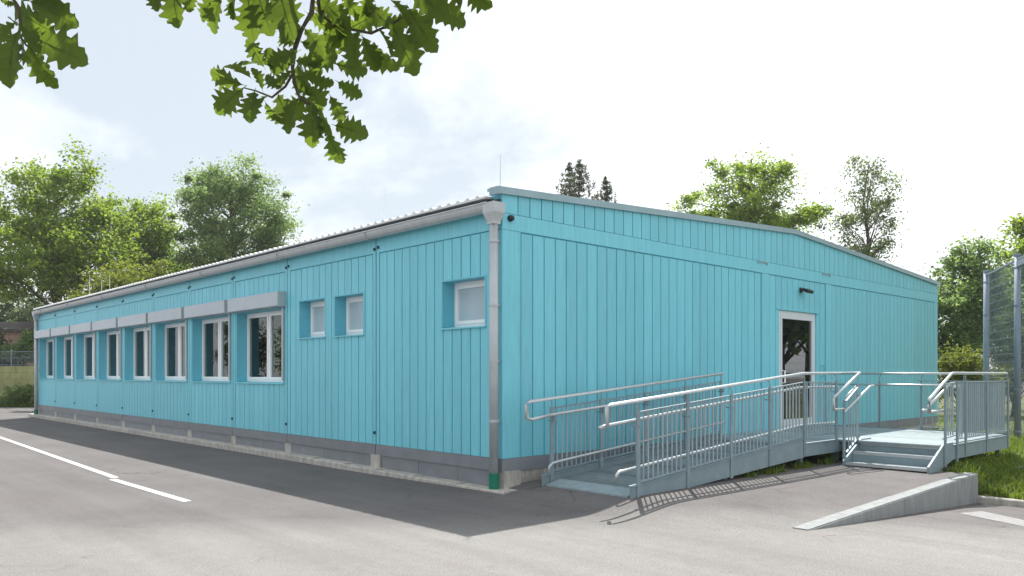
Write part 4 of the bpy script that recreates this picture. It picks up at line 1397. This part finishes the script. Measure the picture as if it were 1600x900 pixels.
# ------------------------------------------------------------------ oak over the camera
OAK = view(-3.0, -2.2, 0)
O = thing('oak_tree', OAK, 'oak whose leafy branches hang into the top left of the picture', 'tree')
mb = MB()
t0 = view(-3.0, -2.2, -0.2); t1 = view(-2.95, -2.1, 2.6); t2 = view(-2.8, -1.8, 4.4); t3 = view(-2.7, -1.6, 7.5)
mb.tube([t0, t1, t2, t3], [0.36, 0.29, 0.25, 0.15], 14)
trunk = mb.build('trunk', 'bark', O, smooth=True)
mb = MB().tube([t2, view(-2.2, 0.2, 4.3), view(-1.5, 1.6, 3.75), view(-0.9, 2.5, 3.4), view(-0.3, 3.0, 3.42), view(0.3, 3.2, 3.5)], [0.13, 0.10, 0.07, 0.045, 0.025, 0.012], 8)
limb = mb.build('limb', 'bark', O, smooth=True)
mb = MB().tube([view(-2.2, 0.2, 4.3), view(-2.2, 1.4, 3.7), view(-1.95, 2.2, 3.2), view(-1.75, 2.6, 2.95)], [0.08, 0.05, 0.03, 0.015], 8)
limb2 = mb.build('limb', 'bark', O, smooth=True)

def oak_leaf_mesh(seed):
    rr = random.Random(seed)
    right = []
    # midrib runs 0..1 along Y; lobed margin
    ctrl = [(0.0, 0.014), (0.06, 0.04), (0.11, 0.10), (0.16, 0.165), (0.195, 0.175), (0.22, 0.14), (0.25, 0.11), (0.30, 0.16), (0.35, 0.27), (0.395, 0.30), (0.42, 0.25), (0.445, 0.18), (0.49, 0.21), (0.54, 0.33), (0.585, 0.365), (0.61, 0.30), (0.635, 0.22), (0.68, 0.24), (0.72, 0.32), (0.755, 0.32), (0.78, 0.22), (0.80, 0.17), (0.84, 0.20), (0.88, 0.21), (0.905, 0.14), (0.94, 0.12), (0.975, 0.08), (1.0, 0.0)]
    def side(s):
        out = []
        for t, w in ctrl:
            w2 = w * rr.uniform(0.88, 1.14)
            out.append((s * w2, t + rr.uniform(-0.012, 0.012) + w2 * 0.10))
        return out
    Rr, Ll = side(1), side(-1)
    v, f = [], []
    def bend(x, y_):
        return (x, y_, 0.42 * abs(x) - 0.30 * y_ * y_ + 0.02 * math.sin(12 * y_) * abs(x) * 4)
    n = len(ctrl)
    for i in range(n):
        t = ctrl[i][0]
        v.append(bend(0, min(1.0, t + 0.01)))
        v.append(bend(*Rr[i])); v.append(bend(*Ll[i]))
    for i in range(n - 1):
        a = i * 3; b = a + 3
        f.append((a, a + 1, b + 1, b)); f.append((a + 2, a, b, b + 2))
    # petiole
    k = len(v)
    v += [(-0.008, -0.14, 0.01), (0.008, -0.14, 0.01), (0.010, 0.02, 0.002), (-0.010, 0.02, 0.002)]
    f.append((k, k + 1, k + 2, k + 3))
    me = bpy.data.meshes.new('leaf')
    nblade = len(f)
    for (ya, yb, sx) in [(0.0, 0.97, 0)] + [(t, t + 0.13, sg) for t in (0.16, 0.34, 0.52, 0.70) for sg in (-1, 1)]:
        k = len(v)
        if sx == 0:
            st = [bend(0, ya), bend(0, 0.35), bend(0, 0.7), bend(0, yb)]; w0 = [0.012, 0.010, 0.008, 0.003]
        else:
            st = [bend(0, ya), bend(sx * 0.11, ya + 0.06), bend(sx * 0.23, yb)]; w0 = [0.006, 0.005, 0.002]
        for (x, y_, z), w_ in zip(st, w0):
            if sx == 0:
                v += [(x - w_, y_, z + 0.006), (x + w_, y_, z + 0.006)]
            else:
                v += [(x, y_ - w_, z + 0.006), (x, y_ + w_, z + 0.006)]
        for i in range(len(st) - 1):
            f.append((k + 2 * i, k + 2 * i + 1, k + 2 * i + 3, k + 2 * i + 2))
    me.from_pydata(v, [], f)
    me.materials.append(M['oak_leaf']); me.materials.append(M['vein'])
    me.polygons.foreach_set('material_index', [0] * nblade + [1] * (len(f) - nblade))
    me.polygons.foreach_set('use_smooth', [True] * len(f))
    return me
leaf_meshes = [oak_leaf_mesh(s) for s in range(6)]
lr = random.Random(5)
right_v = Vector((S47, -C47, 0)); fwd_v = Vector((C47, S47, 0)); up_v = Vector((0, 0, 1))
def oak_leaf(base, tip, roll, scale_w, parent):
    base, tip = Vector(base), Vector(tip)
    yv = (tip - base); ln = yv.length; yv.normalize()
    n0 = -fwd_v + up_v * 0.05
    zv = (n0 - n0.dot(yv) * yv).normalized()
    zv = Matrix.Rotation(roll, 3, yv) @ zv
    xv = yv.cross(zv)
    m = Matrix((xv * ln * scale_w, yv * ln, zv * ln)).transposed().to_4x4()
    o = bpy.data.objects.new('leaf', lr.choice(leaf_meshes))
    COL.objects.link(o)
    o.parent = parent
    m.translation = base - WLOC[parent]
    o.matrix_local = m
    return o
def twig(pts, r0, r1, parent):
    P = [at(*p) for p in pts]
    n = len(P)
    mb = MB().tube(P, [r0 + (r1 - r0) * i / (n - 1) for i in range(n)], 6)
    return mb.build('branch', 'twig', O, smooth=True)
D = 2.75
br_c = twig([(500, -170, 3.05), (492, -40, 2.85), (487, 20, 2.8), (470, 48, 2.76), (461, 75, 2.75), (457, 105, 2.74), (460, 130, 2.74), (468, 152, 2.72), (488, 165, 2.7), (505, 185, 2.7), (514, 206, 2.7)], 0.011, 0.003, O)
br_l = twig([(459, 112, 2.74), (446, 135, 2.72), (425, 152, 2.70), (400, 142, 2.68), (380, 137, 2.66)], 0.005, 0.002, O)
br_r = twig([(492, -40, 2.85), (500, 20, 2.9), (520, 38, 2.95), (545, 45, 2.95), (580, 52, 2.95), (615, 36, 3.0), (650, 12, 3.0), (700, -8, 3.0)], 0.007, 0.003, O)
br_t = twig([(470, -90, 2.9), (430, -40, 2.85), (380, -18, 2.8), (320, -12, 2.8), (260, -14, 2.8)], 0.007, 0.003, O)
br_f = twig([(-20, -60, 2.6), (15, -10, 2.5), (28, 10, 2.5), (32, 35, 2.5), (30, 55, 2.5), (42, 72, 2.5)], 0.007, 0.003, O)
LEAVES = {
    'c': [((525, 100), (573, 112), .1), ((528, 128), (560, 150), .2), ((516, 150), (537, 190), .3), ((524, 196), (564, 206), .4), ((513, 206), (531, 258), .0), ((490, 160), (484, 226), .3), ((500, 165), (503, 206), .6), ((468, 152), (440, 196), .3),
          ((470, 150), (500, 175), .5), ((460, 120), (500, 118), .7), ((462, 95), (500, 98), .8), ((465, 80), (425, 98), -.4), ((462, 70), (430, 48), -.2), ((468, 60), (447, 25), .3), ((476, 45), (505, 80), .3), ((470, 65), (520, 88), .5), ((458, 110), (430, 130), .5),
          ((480, 120), (520, 135), .9), ((470, 135), (505, 150), -.5), ((456, 100), (412, 108), -.6), ((480, 100), (530, 95), 1.0), ((475, 150), (455, 185), -.4), ((465, 100), (470, 140), .6)],
    'l': [((380, 138), (337, 173), .1), ((378, 132), (326, 117), -.5), ((392, 122), (350, 92), .5), ((412, 104), (388, 66), .1), ((425, 105), (380, 84), .8), ((398, 143), (386, 182), .1), ((415, 160), (436, 196), .3), ((435, 148), (448, 190), .3), ((410, 140), (400, 105), .7), ((420, 150), (395, 160), .9), ((440, 138), (412, 120), -.7), ((430, 112), (418, 75), .4)],
    'r': [((546, 50), (484, 90), .2), ((567, 58), (590, 108), .0), ((567, 60), (608, 112), .6), ((612, 40), (648, 105), .1), ((640, 15), (672, 74), .1), ((664, 5), (729, 30), .2), ((534, -10), (560, 26), .4), ((700, -8), (728, 2), .5), ((725, -15), (760, 7), .4), ((520, 40), (500, 95), -.4), ((560, 48), (545, 95), .7), ((590, 45), (620, 80), -.7), ((545, 45), (590, 20), .6), ((600, 30), (640, 40), .8),
          ((510, 30), (545, 70), .6), ((575, 10), (610, 35), .2), ((610, 0), (650, 30), -.5), ((500, 0), (540, 30), .2), ((640, -20), (690, 20), .3), ((580, -20), (570, 25), .1), ((480, 20), (515, 45), .8), ((655, 20), (640, 60), .9), ((520, -10), (490, 30), .5)],
    't': [((272, -22), (267, 28), .1), ((250, -16), (238, 6), .4), ((348, -12), (322, 48), .0), ((335, -8), (308, 28), .6), ((362, -14), (360, 26), .5), ((388, -10), (388, 52), .1), ((402, -16), (412, 40), .4), ((438, -14), (447, 44), .1), ((300, -20), (293, 14), .3), ((420, -20), (428, 18), .7), ((460, -20), (452, 15), .4), ((375, -20), (350, 18), .8), ((318, -20), (335, 15), .6)],
    'f': [((48, 2), (110, 32), .1), ((40, 56), (124, 84), .3), ((44, 68), (76, 136), .1), ((28, 50), (-2, 118), .2), ((22, 8), (62, 52), .6), ((12, 28), (28, 34), .2), ((24, 36), (-12, 62), .3), ((36, 2), (60, -20), .3), ((0, 0), (22, 8), .4), ((30, 40), (62, 75), -.6), ((38, 66), (30, 92), .8), ((56, -18), (86, 14), .5)],
}
PAR = {'c': br_c, 'l': br_l, 'r': br_r, 't': br_t, 'f': br_f}
DEP = {'c': 2.72, 'l': 2.66, 'r': 2.95, 't': 2.8, 'f': 2.5}
for key, lst in LEAVES.items():
    for (b0, t0_, roll) in lst:
        dd = DEP[key] + lr.uniform(-0.10, 0.10)
        oak_leaf(at(*b0, dd), at(*t0_, dd + lr.uniform(-0.08, 0.05)), roll + lr.uniform(-0.45, 0.45), lr.uniform(0.88, 1.12), PAR[key])
# unseen crown in one mass; leaves above the frame added to shade the branches
def oak_mass():
    rng = np.random.default_rng(9)
    V, F = [], []
    lm = leaf_meshes[0]
    base_v = np.array([tuple(v.co) for v in lm.vertices]); base_f = [tuple(p.vertices) for p in lm.polygons]
    rr = random.Random(21)
    n = 0; tries = 0
    while n < 2300 and tries < 60000:
        tries += 1
        if n < 1700:
            r_ = rr.uniform(-2.4, 0.8); d_ = rr.uniform(2.4, 4.4); z = rr.uniform(3.0, 4.7)
            if z < 1.6 + 0.4735 * d_ + 0.16: continue
            # opening through which the sun reaches the hanging twig on the left
            if -1.2 < r_ < -0.52 and d_ > 2.75: continue
        else:
            r_ = rr.gauss(-2.4, 1.8); d_ = rr.gauss(-1.2, 1.8); z = rr.uniform(3.6, 8)
        p = view(r_, d_, z)
        q = Vector((rr.gauss(0, 1), rr.gauss(0, 1), -0.6)).normalized()
        zv = Vector((rr.gauss(0, .5), rr.gauss(0, .5), 1)); zv = (zv - zv.dot(q) * q).normalized()
        xv = q.cross(zv); s = rr.uniform(0.1, 0.17)
        m = np.array([xv, q, zv])
        V.append(base_v @ m * s + np.array(p) - np.array(OAK))
        F += [tuple(n * len(base_v) + i for i in f) for f in base_f]
        n += 1
    me = bpy.data.meshes.new('unseen_shade_foliage')
    me.from_pydata(np.concatenate(V).tolist(), [], F)
    me.materials.append(M['oak_leaf'])
    put('unseen_shade_foliage', me, OAK, O, kind='stuff')
oak_mass()

# ------------------------------------------------------------------ thin summer haze over the whole place
hm = bpy.data.materials.new('summer_haze')
hm.use_nodes = True
hn = hm.node_tree
hn.nodes.clear()
ho = hn.nodes.new('ShaderNodeOutputMaterial')
pv = hn.nodes.new('ShaderNodeVolumePrincipled')
pv.inputs['Color'].default_value = (0.95, 0.97, 1.0, 1)
pv.inputs['Density'].default_value = 0.00045
pv.inputs['Anisotropy'].default_value = 0.3
hn.links.new(pv.outputs['Volume'], ho.inputs['Volume'])
M['haze'] = hm
hz_o = box('haze', (-335, -335, -1.7), (335, 335, 24.0), 'haze', None, kind='stuff')
